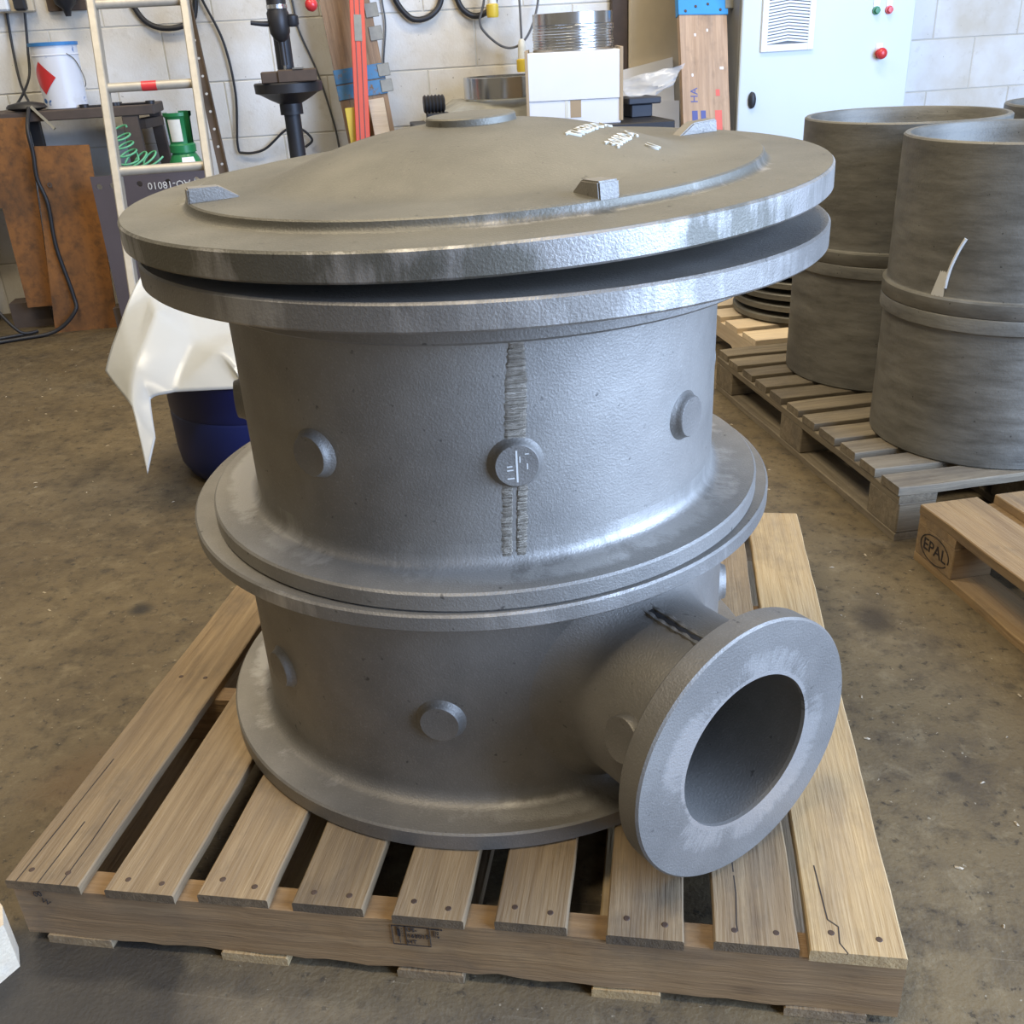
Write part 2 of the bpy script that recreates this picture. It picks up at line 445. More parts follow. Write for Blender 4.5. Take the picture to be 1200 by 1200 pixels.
M_GREEN2 = simple('green_hose', (0.14, 0.46, 0.24), 0.4)
M_YEL = simple('yellow_plastic', (0.70, 0.50, 0.05), 0.45)
M_WHITE = simple('white_card', (0.80, 0.80, 0.80), 0.7, 0, 0.05)
M_PAPER = simple('paper_label', (0.72, 0.70, 0.60), 0.7, 0, 0.12, 40)
M_CARDBROWN = simple('brown_card', (0.42, 0.31, 0.19), 0.8)
M_CAB = simple('cabinet_grey', (0.56, 0.60, 0.585), 0.42, 0, 0.05, 3)
M_CABSIDE = simple('cabinet_side', (0.20, 0.20, 0.19), 0.5)
M_VENT = simple('vent_plastic', (0.76, 0.78, 0.78), 0.5, 0, 0.03)
M_SHINY = simple('machined_steel', (0.62, 0.62, 0.61), 0.22, 0.95, 0.1, 30)
M_BLUEDRUM = simple('blue_polythene', (0.004, 0.012, 0.085), 0.42, 0, 0.2)
M_NAVYBIN = simple('dark_plastic', (0.03, 0.034, 0.045), 0.5)
M_CABLE = simple('grey_cable', (0.10, 0.10, 0.10), 0.5)
M_CREAM = simple('cream_paint', (0.55, 0.47, 0.34), 0.7, 0, 0.15)

def bucket_mat():
    t = NT('paint_bucket_white')
    v = t.n('ShaderNodeTexVoronoi'); v.inputs['Scale'].default_value = 13.0; t.l(t.coord(), v.inputs['Vector'])
    nn = t.noise(20, 3)
    sp = t.math('MULTIPLY', t.ramp(v.outputs['Distance'], [(0.16, (1, 1, 1)), (0.22, (0, 0, 0))]), t.step(nn, 0.5, 0.56))
    c = t.mix(sp, (0.74, 0.76, 0.80), (0.03, 0.14, 0.40))
    c = t.mix(t.math('MULTIPLY', t.step(t.noise(9, 5), 0.58, 0.7), 0.4), c, (0.5, 0.46, 0.38))
    return t.out(c, 0.35)
M_BUCKET = bucket_mat()
def film(name, col, alpha, rough=0.25):
    t = NT(name); t.out(col, rough)
    if alpha < 1: t.b.inputs['Alpha'].default_value = alpha
    t.b.inputs['Subsurface Weight'].default_value = 0.0
    t.bump(t.noise(6.0, 3), 0.15, 0.02)
    return t.m
M_FILM = film('milky_film', (0.47, 0.475, 0.455), 1.0, 0.3)
M_CLEAR = film('clear_film', (0.80, 0.80, 0.78), 0.45, 0.15)

# ================================================================== SETTING
bm = B(); n = 1
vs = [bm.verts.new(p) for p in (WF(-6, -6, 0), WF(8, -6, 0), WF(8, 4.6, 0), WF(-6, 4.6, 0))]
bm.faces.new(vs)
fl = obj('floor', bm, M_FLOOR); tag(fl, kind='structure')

WALL_W = 4.25; COURSE = 0.2615; ZJ = 1.0336; BLK = 0.505
wall = tag(wall_o := obj('wall_back', box(B(), -3.6, 7.0, 0.0035, 0.22, 0.0, 3.6), M_MORTAR, None, WF(0, WALL_W, 0), (0, 0, ANG)), kind='structure')
bmesh_block = meshof(box(B(), 0.003, BLK-0.003, 0.0, 0.05, 0.003, COURSE-0.003, 0.0025), 'block'); bmesh_block.materials.append(M_BLOCK)
row0 = -4
for k in range(row0, 5):
    z0 = ZJ + k*COURSE
    if z0 < -0.02: z0 = z0
    off = 0.0 if k % 2 else BLK/2
    for j in range(-9, 12):
        s0 = 1.12 + off + j*BLK
        if s0 < -3.5 or s0 > 6.4: continue
        b_ = obj('block', bmesh_block, None, wall, (s0, random.uniform(-0.001, 0.001), z0))

# ================================================================== MAIN PALLET
PL_W, PL_D, PZ = 1.219, 1.231, 0.125
pallet = thing('stringer_pallet', 'tan wooden stringer pallet carrying the grey cast iron housing', 'pallet', (0, 0, 0))
edges = [(-0.004, 0.110), (0.1496, 0.2534), (0.2857, 0.3863), (0.4226, 0.5234), (0.5646, 0.6623), (0.702, 0.798), (0.8494, 0.9479), (0.985, 1.0891), (1.1021, 1.217)]
def board_mesh(L, Wd, T, seed, nx=14, jag=0.002, ends=None):
    """plank along local x with slightly uneven edges and ends"""
    rnd = random.Random(seed); b2 = B(); secs = []
    for i in range(nx+1):
        x = L*i/nx
        a = rnd.uniform(-jag, jag); b3 = rnd.uniform(-jag, jag); zz = rnd.uniform(-jag, jag)*0.25
        c = 0.002
        ring = [(0+a, 0), (0+a, T-c), (c+a, T), (Wd-c+b3, T), (Wd+b3, T-c), (Wd+b3, 0)]
        secs.append([b2.verts.new((x, y, z+zz)) for y, z in ring])
    for A, C_ in zip(secs, secs[1:]):
        for k in range(6): b2.faces.new((A[k], A[(k+1) % 6], C_[(k+1) % 6], C_[k]))
    b2.faces.new(secs[0][::-1]).material_index = 1 if ends else 0; b2.faces.new(secs[-1]).material_index = 1 if ends else 0
    me = meshof(b2, 'board', 35)
    if ends: me.materials.append(ends[0]); me.materials.append(ends[1])
    return me
nail_b = B(); lathe(nail_b, [(0, 0.0006), (0.0035, 0.0006), (0.0045, 0.0)], 10)
nail_me = meshof(nail_b, 'nail'); nail_me.materials.append(M_NAIL)
for i, (x0, x1) in enumerate(edges):
    Wd = x1 - x0
    T = 0.016 if i < 8 else 0.019
    mat = W_NEW if i == 8 else W_DECK
    # local x -> world +y ; local y -> world -x
    o = obj('deck_board', board_mesh(PL_D - random.uniform(0, 0.006), Wd, T, 100+i, 22, 0.0016 if i in (2, 7) else 0.0009, (mat, W_END) if i < 8 else None), mat, pallet,
            (x1, random.uniform(-0.003, 0.004), 0.109), (0, 0, pi/2))
    for (lx, ly) in [(0.022 + random.uniform(-.006, .006), Wd*0.25), (0.024 + random.uniform(-.006, .006), Wd*0.75), (0.49, Wd*0.3), (0.49, Wd*0.72)]:
        obj('nail', nail_me, None, o, (lx, ly, T))
def crack(parent, pts, T):
    bq = B()
    for (x0, y0), (x1, y1) in zip(pts, pts[1:]): bar(bq, (x0, y0, T-0.0006), (x1, y1, T-0.0006), 0.0016, 0.0018, (0, 0, 1))
    obj('crack', bq, M_INK, parent)
for bd_ in [o for o in pallet.children if o.name.startswith('deck_board')]:
    x1_ = bd_.location.x
    if abs(x1_-0.110) < .002:
        crack(bd_, [(0.0, 0.028), (0.08, 0.027), (0.17, 0.029)], 0.016); crack(bd_, [(0.0, 0.062), (0.05, 0.061), (0.12, 0.060)], 0.016); crack(bd_, [(0.0, 0.096), (0.10, 0.093), (0.26, 0.090)], 0.016)
    if abs(x1_-1.0891) < .002: crack(bd_, [(0.0, 0.072), (0.03, 0.075), (0.08, 0.073), (0.15, 0.076)], 0.016)
    if abs(x1_-1.217) < .002: crack(bd_, [(0.0, 0.070), (0.015, 0.078), (0.04, 0.076), (0.05, 0.088), (0.14, 0.094)], 0.019)
def stringer(y0):
    bmq = B(); nx = 40; secs = []; rnd = random.Random(int(y0*1000)+3)
    for i in range(nx+1):
        x = PL_W*i/nx; d = rnd.uniform(-0.0015, 0.0015)
        zb = 0.016 + (0.002*sin(i*1.7) + rnd.uniform(0, 0.006) if (8 < i < 30) else rnd.uniform(0, .002))
        secs.append([bmq.verts.new(p) for p in ((x, d, zb), (x, d, 0.109), (x, 0.038, 0.109), (x, 0.038, 0.016))])
    for A, C_ in zip(secs, secs[1:]):
        for k in range(4): bmq.faces.new((A[k], A[(k+1) % 4], C_[(k+1) % 4], C_[k]))
    bmq.faces.new(secs[0][::-1]); bmq.faces.new(secs[-1])
    return obj('stringer', bmq, W_STR, pallet, (0, y0, 0), (0, 0, 0), 30)
st_front = stringer(0.004); stringer(0.445); stringer(0.80); stringer(1.19)
for (x0, x1) in ((0.03, 0.13), (0.30, 0.40), (0.56, 0.655), (0.83, 0.92), (1.08, 1.18)):
    obj('bottom_board', board_mesh(PL_D-0.01, x1-x0, 0.0155, int(x0*100), 8), W_NEW if x0 in (0.30, 0.83) else W_DECK, pallet, (x1, 0.001, 0.0004), (0, 0, pi/2))
# heat-treatment stamp on the front stringer
stamp = B()
def flat(bmq, x0, x1, z0, z1, y=-0.0024): box(bmq, x0, x1, y, y+0.0012, z0, z1)
sx0, sx1, sx2, szt, szb = 0.5605, 0.5795, 0.6125, 0.1015, 0.072
szb = 0.0655
for xx in (sx0, sx1, sx2): flat(stamp, xx-0.0004, xx+0.0004, szb, szt)
flat(stamp, sx0, sx2, szt-0.0008, szt); flat(stamp, sx0, sx2, szb, szb+0.0008)
flat(stamp, 0.5675, 0.5715, 0.082, 0.094); flat(stamp, 0.570, 0.5706, 0.069, 0.099); flat(stamp, 0.5672, 0.5678, 0.092, 0.099)
for q in range(4): flat(stamp, 0.5740, 0.5748, 0.082+0.0045*q, 0.0832+0.0045*q)
flat(stamp, 0.6145, 0.6265, 0.0992, 0.1008); flat(stamp, 0.6275, 0.6305, 0.0992, 0.1008)
flat(stamp, 0.6205, 0.6210, 0.085, 0.0965); flat(stamp, 0.6180, 0.6184, 0.085, 0.0965)
flat(stamp, 0.6230, 0.6255, 0.0845, 0.0868); flat(stamp, 0.6225, 0.6245, 0.0945, 0.0953); flat(stamp, 0.6242, 0.6248, 0.091, 0.0953); flat(stamp, 0.6225, 0.6245, 0.0905, 0.0913)
for txt, xx, zz, sz in (('US-', 0.5882, 0.0950, 0.0100), ('163015', 0.5960, 0.0838, 0.0100), ('HT', 0.5868, 0.0722, 0.0100)):
    tb = text_mesh(txt, sz, 0.0004); tb.transform(Matrix.Translation((xx, -0.0020, zz)) @ Matrix.Rotation(pi/2, 4, 'X')); merge(stamp, tb)
obj('heat_treatment_stamp', stamp, M_INK, st_front, (0, 0.0, 0))
scr = B()
for txt, xx, zz, ry in (('00', 0.038, 0.098, -0.2), ('W', 0.047, 0.084, 0.5)):
    tb = text_mesh(txt, 0.014, 0.0003); tb.transform(Matrix.Translation((xx, -0.0020, zz)) @ Matrix.Rotation(ry, 4, 'Y') @ Matrix.Rotation(pi/2, 4, 'X')); merge(scr, tb)
obj('pen_scrawl', scr, M_INK, st_front)

# ================================================================== LOWER HOUSING
LO = Vector((0.6066, 0.5813, PZ + 0.0005))
lower = thing('lower_housing', 'grey cast iron lower housing with side nozzle, standing on the pallet', 'casting', LO)
def fil(cx, cz, r, a0, a1, n=5): return [(cx + r*cos(RAD(a0 + (a1-a0)*i/n)), cz + r*sin(RAD(a0 + (a1-a0)*i/n))) for i in range(n+1)]
c_ = 0.003
zt4 = 0.0306; z3b = 0.3694; z3t = 0.3946
rd = 0.3985
def wall_rows(r, z0, z1, n): return [(r, z0 + (z1-z0)*i/n) for i in range(n+1)]
lower_prof = [(0.34, 0.0), (0.4644-c_, 0.0), (0.4644, c_), (0.4644, zt4-c_), (0.4644-c_, zt4)] + fil(rd+0.022, zt4+0.022, 0.022, 270, 180) + \
    wall_rows(rd, zt4+0.03, z3b-0.022, 26) + fil(rd+0.014, z3b-0.014, 0.014, 180, 90) + [(0.4648-c_, z3b), (0.4648, z3b+c_), (0.4648, z3t-c_), (0.4648-c_, z3t), (0.34, z3t)] + wall_rows(0.365, z3t-0.02, 0.02, 26)
PHI = RAD(-46.6); NZ_L = 0.607; NZ_R = 0.1895; NZ_B = 0.111; NZ_Z = 0.192; NZ_T = 0.036
nax = Vector((cos(PHI), sin(PHI), 0))
bm = B(); lathe(bm, lower_prof, 200, close=True)
kill = []
for f in bm.faces:
    c = f.calc_center_median(); v = c - Vector((0, 0, NZ_Z)); t_ = v.dot(nax)
    if t_ > 0 and (v - nax*t_).length < NZ_B + 0.008 and (Vector((c.x, c.y)).length < 0.41) and 0.03 < c.z < 0.365: kill.append(f)
bmesh.ops.delete(bm, geom=kill, context='FACES')
obj('body', bm, M_LO, lower, smooth=40)
# nozzle revolved about its own axis (local z = outward)
rp = 0.137
z_root = -(NZ_L - rd)
noz_prof = [(NZ_B, 0.0), (NZ_R-c_, 0.0), (NZ_R, -c_), (NZ_R, -NZ_T+c_), (NZ_R-c_, -NZ_T)] + \
    fil(rp+0.010, -NZ_T-0.010, 0.010, 90, 180, 4) + [(rp, -0.08), (rp, -0.12), (rp, z_root+0.052)] + fil(rp+0.046, z_root+0.044, 0.046, 180, 270, 8) + [(rp+0.03, z_root-0.012), (NZ_B+0.006, z_root-0.012), (NZ_B, z_root+0.01), (NZ_B, -0.10)]
bm = B(); lathe(bm, noz_prof, 128, close=True)
for v in bm.verts:
    k = min(max((-v.co.z - 0.06)/(-z_root - 0.06), 0.0), 1.0)
    v.co.z += k*(math.sqrt(rd*rd - v.co.x*v.co.x) - rd)
zax = nax; xax = Vector((0, 0, 1)).cross(zax).normalized(); yax = zax.cross(xax)
nm = Matrix((xax, yax, zax)).transposed().to_4x4(); nm.translation = Vector((0, 0, NZ_Z)) + nax*NZ_L
noz = obj('nozzle', bm, M_NOZ, lower, smooth=40); noz.matrix_local = nm
# dark split weld seam along the top of the nozzle neck, chalky lumps
bm = B(); rr = random.Random(4)
for da in (-0.05, 0.055):
    tube(bm, [(cos(pi/2+0.1+da+rr.uniform(-.008, .008))*(rp-0.001), sin(pi/2+0.1+da)*(rp-0.001), -0.19 + i*0.0125) for i in range(12)], lambda q: 0.0042 + 0.0012*sin(q*40), 6, 3)
obj('weld_seam', bm, M_BOSS, noz, smooth=50)
bm = B(); lathe(bm, [(rp-0.002, -0.19), (rp+0.0008, -0.19), (rp+0.0008, -0.055), (rp-0.002, -0.055)], 4, close=True, a0=pi/2+0.075, a1=pi/2+0.13)
obj('seam_crack', bm, M_DARKSTEEL, noz)
bm = B()
for i in range(12):
    a = pi/2 + 0.1 + rr.uniform(-.13, .13); z = -0.047 - rr.uniform(0, 0.02); r_ = rp + 0.004
    bmesh.ops.create_icosphere(bm, subdivisions=1, radius=rr.uniform(.003, .007), matrix=Matrix.Translation((cos(a)*r_, sin(a)*r_, z)))
tag(obj('chalk_residue', bm, M_INK_CRAYON, noz), 'chalky white residue beside the flange', kind='stuff')
def boss(parent, ang, z, R0, r=0.029, h=0.011, mat=None, flare=0.013, name='boss'):
    """flat round boss on a cylinder wall of radius R0, with a cast fillet round its foot"""
    bq = B()
    prof = [(0, h), (r-0.0015, h), (r, h-0.0015), (r+0.001, h*0.55), (r+0.0035, h*0.18), (r+flare*0.6, -0.002), (r+flare, -0.010)]
    lathe(bq, prof, 40)
    d = Vector((cos(ang), sin(ang), 0)); x = Vector((0, 0, 1)).cross(d); y = d.cross(x)
    m = Matrix((x, y, d)).transposed().to_4x4(); m.translation = d*R0 + Vector((0, 0, z))
    o = obj(name, bq, mat or M_BOSS, parent, smooth=40); o.matrix_local = m
    return o
for a in (-133.0, -90.0, 2.0, 47.0, 137.0): boss(lower, RAD(a), 0.180, rd, 0.029)
# boss on the flank of the nozzle neck
bq = B(); lathe(bq, [(0, 0.012), (0.030, 0.012), (0.032, 0.010), (0.033, 0.0), (0.036, -0.02)], 40)
d = Vector((-cos(RAD(14)), sin(RAD(14)), 0)); zz = d; xx = Vector((0, 0, 1)); yy = zz.cross(xx)
m = Matrix((xx, yy, zz)).transposed().to_4x4(); m.translation = d*(rp-0.002) + Vector((0, 0, -0.085))
o = obj('boss', bq, M_BOSS, noz, smooth=40); o.matrix_local = m

# ================================================================== UPPER HOUSING
UP = Vector((0.6186, 0.5560, 0.5206))
upper = thing('upper_housing', 'grey cast iron upper drum housing between the two flange joints', 'casting', UP)
zb = 0.0272; z1b = 0.3712; z1t = 0.4047; ru = 0.3618; rr_ = 0.405; R1 = 0.4844
upper_prof = [(0.31, 0.0), (0.4314-c_, 0.0), (0.4314, c_), (0.4314, zb-c_), (0.4314-c_, zb)] + fil(ru+0.018, zb+0.018, 0.018, 270, 180) + \
    wall_rows(ru, zb+0.03, 0.315, 6) + [(ru, 0.345), (ru, z1b+0.01), (0.33, z1b+0.01), (0.33, 0.0)]
bm = B(); lathe(bm, upper_prof, 220, close=True)
obj('body', bm, M_UP, upper, smooth=40)
top_prof = [(0.335, 0.334), (rr_-0.006, 0.334), (rr_, 0.338), (rr_, z1b-0.002), (rr_+0.003, z1b), (R1-c_, z1b), (R1, z1b+c_), (R1, z1t-c_), (R1-c_, z1t), (0.32, z1t)]
bm = B(); lathe(bm, top_prof, 220, close=True)
obj('top_flange', bm, M_UPF, upper, (0.022, 0.002, 0), smooth=40)
for i, a in enumerate((-115.9, -72.5, -29.2, 15.8, -161)):
    bo = boss(upper, RAD(a), 0.170, ru, 0.0285, 0.012)
    if i == 1:
        for (x0, x1, y0, y1) in ((-0.0015, 0.0008, -0.022, 0.020), (-0.013, -0.006, -0.001, 0.0005), (-0.013, -0.005, -0.006, -0.0045), (-0.013, -0.004, -0.017, -0.0155), (0.003, 0.0045, 0.004, 0.012), (0.010, 0.015, 0.014, 0.0152), (0.012, 0.0135, -0.006, 0.002)):
            obj('scratch', box(B(), x0, x1, y0, y1, 0.0118, 0.0125), M_INK_CRAYON, bo)
# ground weld seam above and below the middle boss
for (z0, z1, wd) in ((0.195, 0.325, 0.030), (0.032, 0.145, 0.036)):
    bm = B(); rq = random.Random(int(z0*1000)); nz_, na = 40, 10
    grid = []
    for i in range(nz_+1):
        z = z0 + (z1-z0)*i/nz_
        wdl = wd*(1 - 0.35*((i/nz_)**3 if z0 > .1 else 0)) + rq.uniform(-.003, .003)
        row = []
        for j in range(na+1):
            q = j/na - 0.5; a = RAD(-72.6 + (z-0.17)*9) + q*wdl/ru
            edge = 1 - (2*abs(q))**4
            lift = 0.0004 + edge*(0.0008 + rq.uniform(-.0006, .0006)) - (0.0045 if (z0 < .1 and j == 5) else 0)
            lift = lift if edge > 0 else -0.0006
            row.append(bm.verts.new(((ru+lift)*cos(a), (ru+lift)*sin(a), z)))
        grid.append(row)
    for A, C_ in zip(grid, grid[1:]):
        for j in range(na): bm.faces.new((A[j], A[j+1], C_[j+1], C_[j]))
    obj('ground_weld_seam', bm, M_GROUND, upper, smooth=50)

# ================================================================== COVER
CV = Vector((0.632, 0.565, 0.9555))
cover = thing('domed_cover', 'domed grey cast iron cover lying tilted on top of the housing', 'casting', CV)
cover.rotation_euler = (0.021, -0.0234, 0)
RCV = 0.4935; ct = 0.0345; st = ct + 0.0135; Rs = 0.403
Rd_, Hd = 0.302, 0.056
def dome_z(r):
    q = min(r/Rd_, 1.0); k = 1 - q*q
    return st + Hd*(k*k*(3-2*k)*0.30 + k*0.70)
dome = [(Rd_+0.012, st), (Rd_+0.004, st+0.0006)]
for i in range(1, 25):
    r = Rd_*(1 - i/24)
    if r < 0.066: break
    dome.append((r, dome_z(r)))
hb = dome[-1][1]
cov_prof = [(0.05, 0.0), (RCV-c_, 0.0), (RCV, c_), (RCV, ct-c_), (RCV-c_, ct)] + fil(Rs+0.011, ct+0.010, 0.010, 270, 195, 4) + [(Rs+0.0005, st-0.002), (Rs-0.002, st)] + \
    [(0.36, st), (0.335, st)] + dome + [(0.064, hb+0.002), (0.063, hb+0.010), (0.061, hb+0.012), (0.0, hb+0.012)]
bm = B(); lathe(bm, cov_prof, 220)
bm2 = B(); lathe(bm2, [(0.05, 0.0), (0.0, 0.0)], 40); merge(bm, bm2)
obj('plate', bm, M_COV, cover, smooth=35)
bm = B(); lathe(bm, [(0.36, 0.002), (0.36, -0.0185), (0.31, -0.0185), (0.31, 0.002)], 96, close=True)
obj('spigot', bm, M_COV, cover, smooth=35)
# four wedge lugs on the raised step
lug_me = None
for k, a in enumerate((-58, -148, 32, 122)):
    if lug_me is None:
        bm = B()
        pts = [(0.332, st-0.003), (0.360, st+0.016), (0.4015, st+0.018), (0.4040, st-0.012)]
        bb = [bm.verts.new((x, -0.013, z)) for x, z in pts]; cc = [bm.verts.new((x, 0.013, z)) for x, z in pts]
        bm.faces.new(bb); bm.faces.new(cc[::-1])
        for i in range(4): bm.faces.new((bb[i], cc[i], cc[(i+1) % 4], bb[(i+1) % 4]))
        bmesh.ops.bevel(bm, geom=bm.edges[:], offset=0.002, segments=2, affect='EDGES')
        lug_me = meshof(bm, 'lug', 40); lug_me.materials.append(M_BOSS)
    obj('lug', lug_me, None, cover, (0, 0, 0), (0, 0, RAD(a)))
# cast raised lettering on the dome, crayoned white
for txt, xo, yo, ang, sz in (('THEBDO -6', 0.152, -0.095, 75.5, 0.029), ('300RD -5', 0.203, -0.105, 78.0, 0.029), ('11', 0.253, -0.065, 80.0, 0.027)):
    tb = text_mesh(txt, sz, 0.0014, 'LEFT')
    tb.transform(Matrix.Translation((xo, yo, 0)) @ Matrix.Rotation(RAD(ang), 4, 'Z'))
    for v in tb.verts: v.co.z += dome_z(math.hypot(v.co.x, v.co.y)) + 0.001
    obj('cast_lettering', tb, M_LETTER, cover)['kind'] = 'stuff'

# ================================================================== CYLINDER STACKS + PALLETS (right)
ZP = 0.144
RC, RCF = 0.2846, 0.2946
zs = 0.517 - ZP; Hh = 0.9026 - 0.517
def liner_prof(h, flange_low):
    # open cylinder with a rim flange at one end
    tck = 0.018
    p = [(RC-tck, 0.0), (RCF-0.002, 0.0), (RCF, 0.0025), (RCF, 0.034), (RCF-0.003, 0.036)] + fil(RC+0.006, 0.042, 0.006, 270, 180, 3) + [(RC, 0.06), (RC, h-0.004), (RC-0.004, h), (RC-tck+0.003, h), (RC-tck, h-0.004)]
    if not flange_low: p = [(r, h - z) for r, z in p][::-1]
    return p
me_low = meshof(lathe(B(), liner_prof(zs, False), 120, close=True), 'cylinder', 40)
me_up = meshof(lathe(B(), liner_prof(Hh, True), 120, close=True), 'cylinder', 40)
for me in (me_low, me_up): me.materials.append(M_CYL)
chalk_b = B()
tube(chalk_b, [(RC*cos(RAD(a))*1.002, RC*sin(RAD(a))*1.002, z) for a, z in ((-127.5, 0.178), (-130, 0.150), (-132.5, 0.112), (-133.5, 0.085), (-134, 0.06))], 0.0042, 6, 6)
gq = []
for i in range(9):
    z = 0.040 + i*0.0075; wl = (-141 + i*0.45, -134.2)
    gq.append([chalk_b.verts.new(((RC+0.0012)*cos(RAD(wl[0] + (wl[1]-wl[0])*j/6)), (RC+0.0012)*sin(RAD(wl[0] + (wl[1]-wl[0])*j/6)), z - 0.004*(j % 2))) for j in range(7)])
for A, C_ in zip(gq, gq[1:]):
    for j in range(6): chalk_b.faces.new((A[j], A[j+1], C_[j+1], C_[j]))
names3 = [((1.753, 1.741), 'near right, nearest the camera', 'front of the pallet'), ((1.5817, 2.3055), 'behind it', 'back'), ((2.20, 2.50), 'far', 'far')]
labs_low = ['grey iron cylinder, lower half of the stack nearest the stamped timber pallet', 'grey iron cylinder, lower half of the stack behind, nearest the grey cabinet', 'grey iron cylinder, lower half of the mostly hidden stack at right edge']
labs_up = ['grey iron cylinder with white chalk mark, top of the nearest right-hand stack', 'grey iron cylinder, top half of the stack in front of the grey cabinet', 'grey iron cylinder, top of the stack cut off at right edge']
for i, ((x, y), _, _) in enumerate(names3):
    zb_ = ZP if i < 2 else ZP
    t1 = thing('iron_cylinder', labs_low[i], 'casting', (x, y, zb_ + 0.0005), RAD(40*i), 'stacked iron cylinders')
    obj('body', me_low, None, t1)
    t2 = thing('iron_cylinder', labs_up[i], 'casting', (x, y, zb_ + zs + 0.0015), 0, 'stacked iron cylinders')
    obj('body', me_up, None, t2)
    if i == 0: obj('chalk_mark', chalk_b, M_INK_CRAYON, t2, smooth=60)

def block_pallet(name, label, s, w_, nb, mat, L=1.2, Wd=0.8, gapvar=0.0, base_thick=0.02, stamp_txt=None):
    """origin = near-left corner on the floor; local x = +s (width), local y = +w (length)"""
    P = wthing(name, label, 'pallet', s, w_)
    T = 0.022
    # deck boards run along x
    pitch = L/nb; rnd = random.Random(nb*7)
    widths = [pitch*rnd.uniform(0.68, 0.80) for _ in range(nb)]
    y = 0.0
    gap = (L - sum(widths))/(nb-1)
    for i in range(nb):
        obj('deck_board', board_mesh(Wd - rnd.uniform(0, .01), widths[i], T, i+nb*10, 8, 0.003), mat, P, (rnd.uniform(-.004, .006), y, ZP - T), (0, 0, 0))
        y += widths[i] + gap
    bx = (0.0, Wd/2-0.05, Wd-0.1)
    for x0 in bx:
        o = obj('stringer_board', board_mesh(L, 0.1, 0.020, int(x0*100), 8), mat, P, (x0+0.1, 0, ZP - T - 0.0205), (0, 0, pi/2))
        for y0 in (0.0, L/2-0.07, L-0.14):
            obj('block', box(B(), 0, 0.1, 0, 0.14, 0, ZP - T - 0.0205 - base_thick - 0.001, 0.003), mat, P, (x0, y0, base_thick + 0.0005))
        obj('bottom_board', board_mesh(L, 0.1, base_thick, int(x0*100)+5, 8), mat, P, (x0+0.1, 0, 0.0003), (0, 0, pi/2))
    return P
palR = block_pallet('block_pallet', 'weathered grey block pallet under the stacked iron cylinders', 1.828, 0.79, 11, W_GREY)
palR2 = block_pallet('block_pallet', 'weathered pallet at right edge under the far cylinder stack', 2.66, 0.84, 8, W_GREY)

# EPAL pallet in the right foreground (boards along w)
EP = wthing('timber_pallet', 'tan timber pallet with black oval stamp, cut off at right edge', 'pallet', 1.826, -0.50)
epL = 1.2
for i, (x0, x1) in enumerate(((0.0, 0.145), (0.190, 0.290), (0.335, 0.48), (0.525, 0.625), (0.655, 0.80))):
    obj('deck_board', board_mesh(epL, x1-x0, 0.022, 300+i, 10, 0.0025), W_EPAL, EP, (x1, 0, ZP-0.022), (0, 0, pi/2))
for y0 in (0, 0.53, epL-0.145):
    obj('cross_board', board_mesh(0.8, 0.145, 0.0215, int(y0*50)+2, 6), W_EPAL, EP, (0, y0, ZP-0.044))
epal_block = None
for x0 in (0.0, 0.3275, 0.70):
    for y0 in (0, 0.53, epL-0.145):
        bb = obj('block', box(B(), 0, 0.1, 0, 0.145, 0, ZP-0.044-0.0225, 0.002), W_EPAL, EP, (x0, y0, 0.022))
        if x0 == 0 and y0 > 1: epal_block = bb
    obj('bottom_board', board_mesh(epL, 0.1, 0.0215, int(x0*31)+7, 10, 0.003), W_EPAL, EP, (x0+0.1, 0, 0.0003), (0, 0, pi/2))
# stamp: oval + letters on the block face that looks left (local -x)
bm = text_mesh('EPAL', 0.042, 0.0005)
ov = B(); N = 48
for k in range(N):
    a0, a1 = 2*pi*k/N, 2*pi*(k+1)/N
    if 0.90 < (a0/(2*pi)) < 0.95: continue
    q = [ov.verts.new((0.056*cos(a)*f_, 0.034*sin(a)*f_, z_)) for z_ in (-0.0005, 0.0005) for f_, a in ((0.95, a0), (1.0, a0), (1.0, a1), (0.95, a1))]
    for f in ((0, 1, 2, 3), (4, 7, 6, 5), (0, 4, 5, 1), (1, 5, 6, 2), (2, 6, 7, 3), (3, 7, 4, 0)): ov.faces.new([q[i] for i in f])
merge(bm, ov)
# text x -> local -y (as seen from -x side, left-to-right runs towards -y), text y -> z
mt = Matrix(((0, 0, -1, 0), (-1, 0, 0, 0), (0, 1, 0, 0), (0, 0, 0, 1)))
bm.transform(Matrix.Translation((-0.0006, 0.070, 0.038)) @ mt)
obj('oval_stamp', bm, M_INK, epal_block)

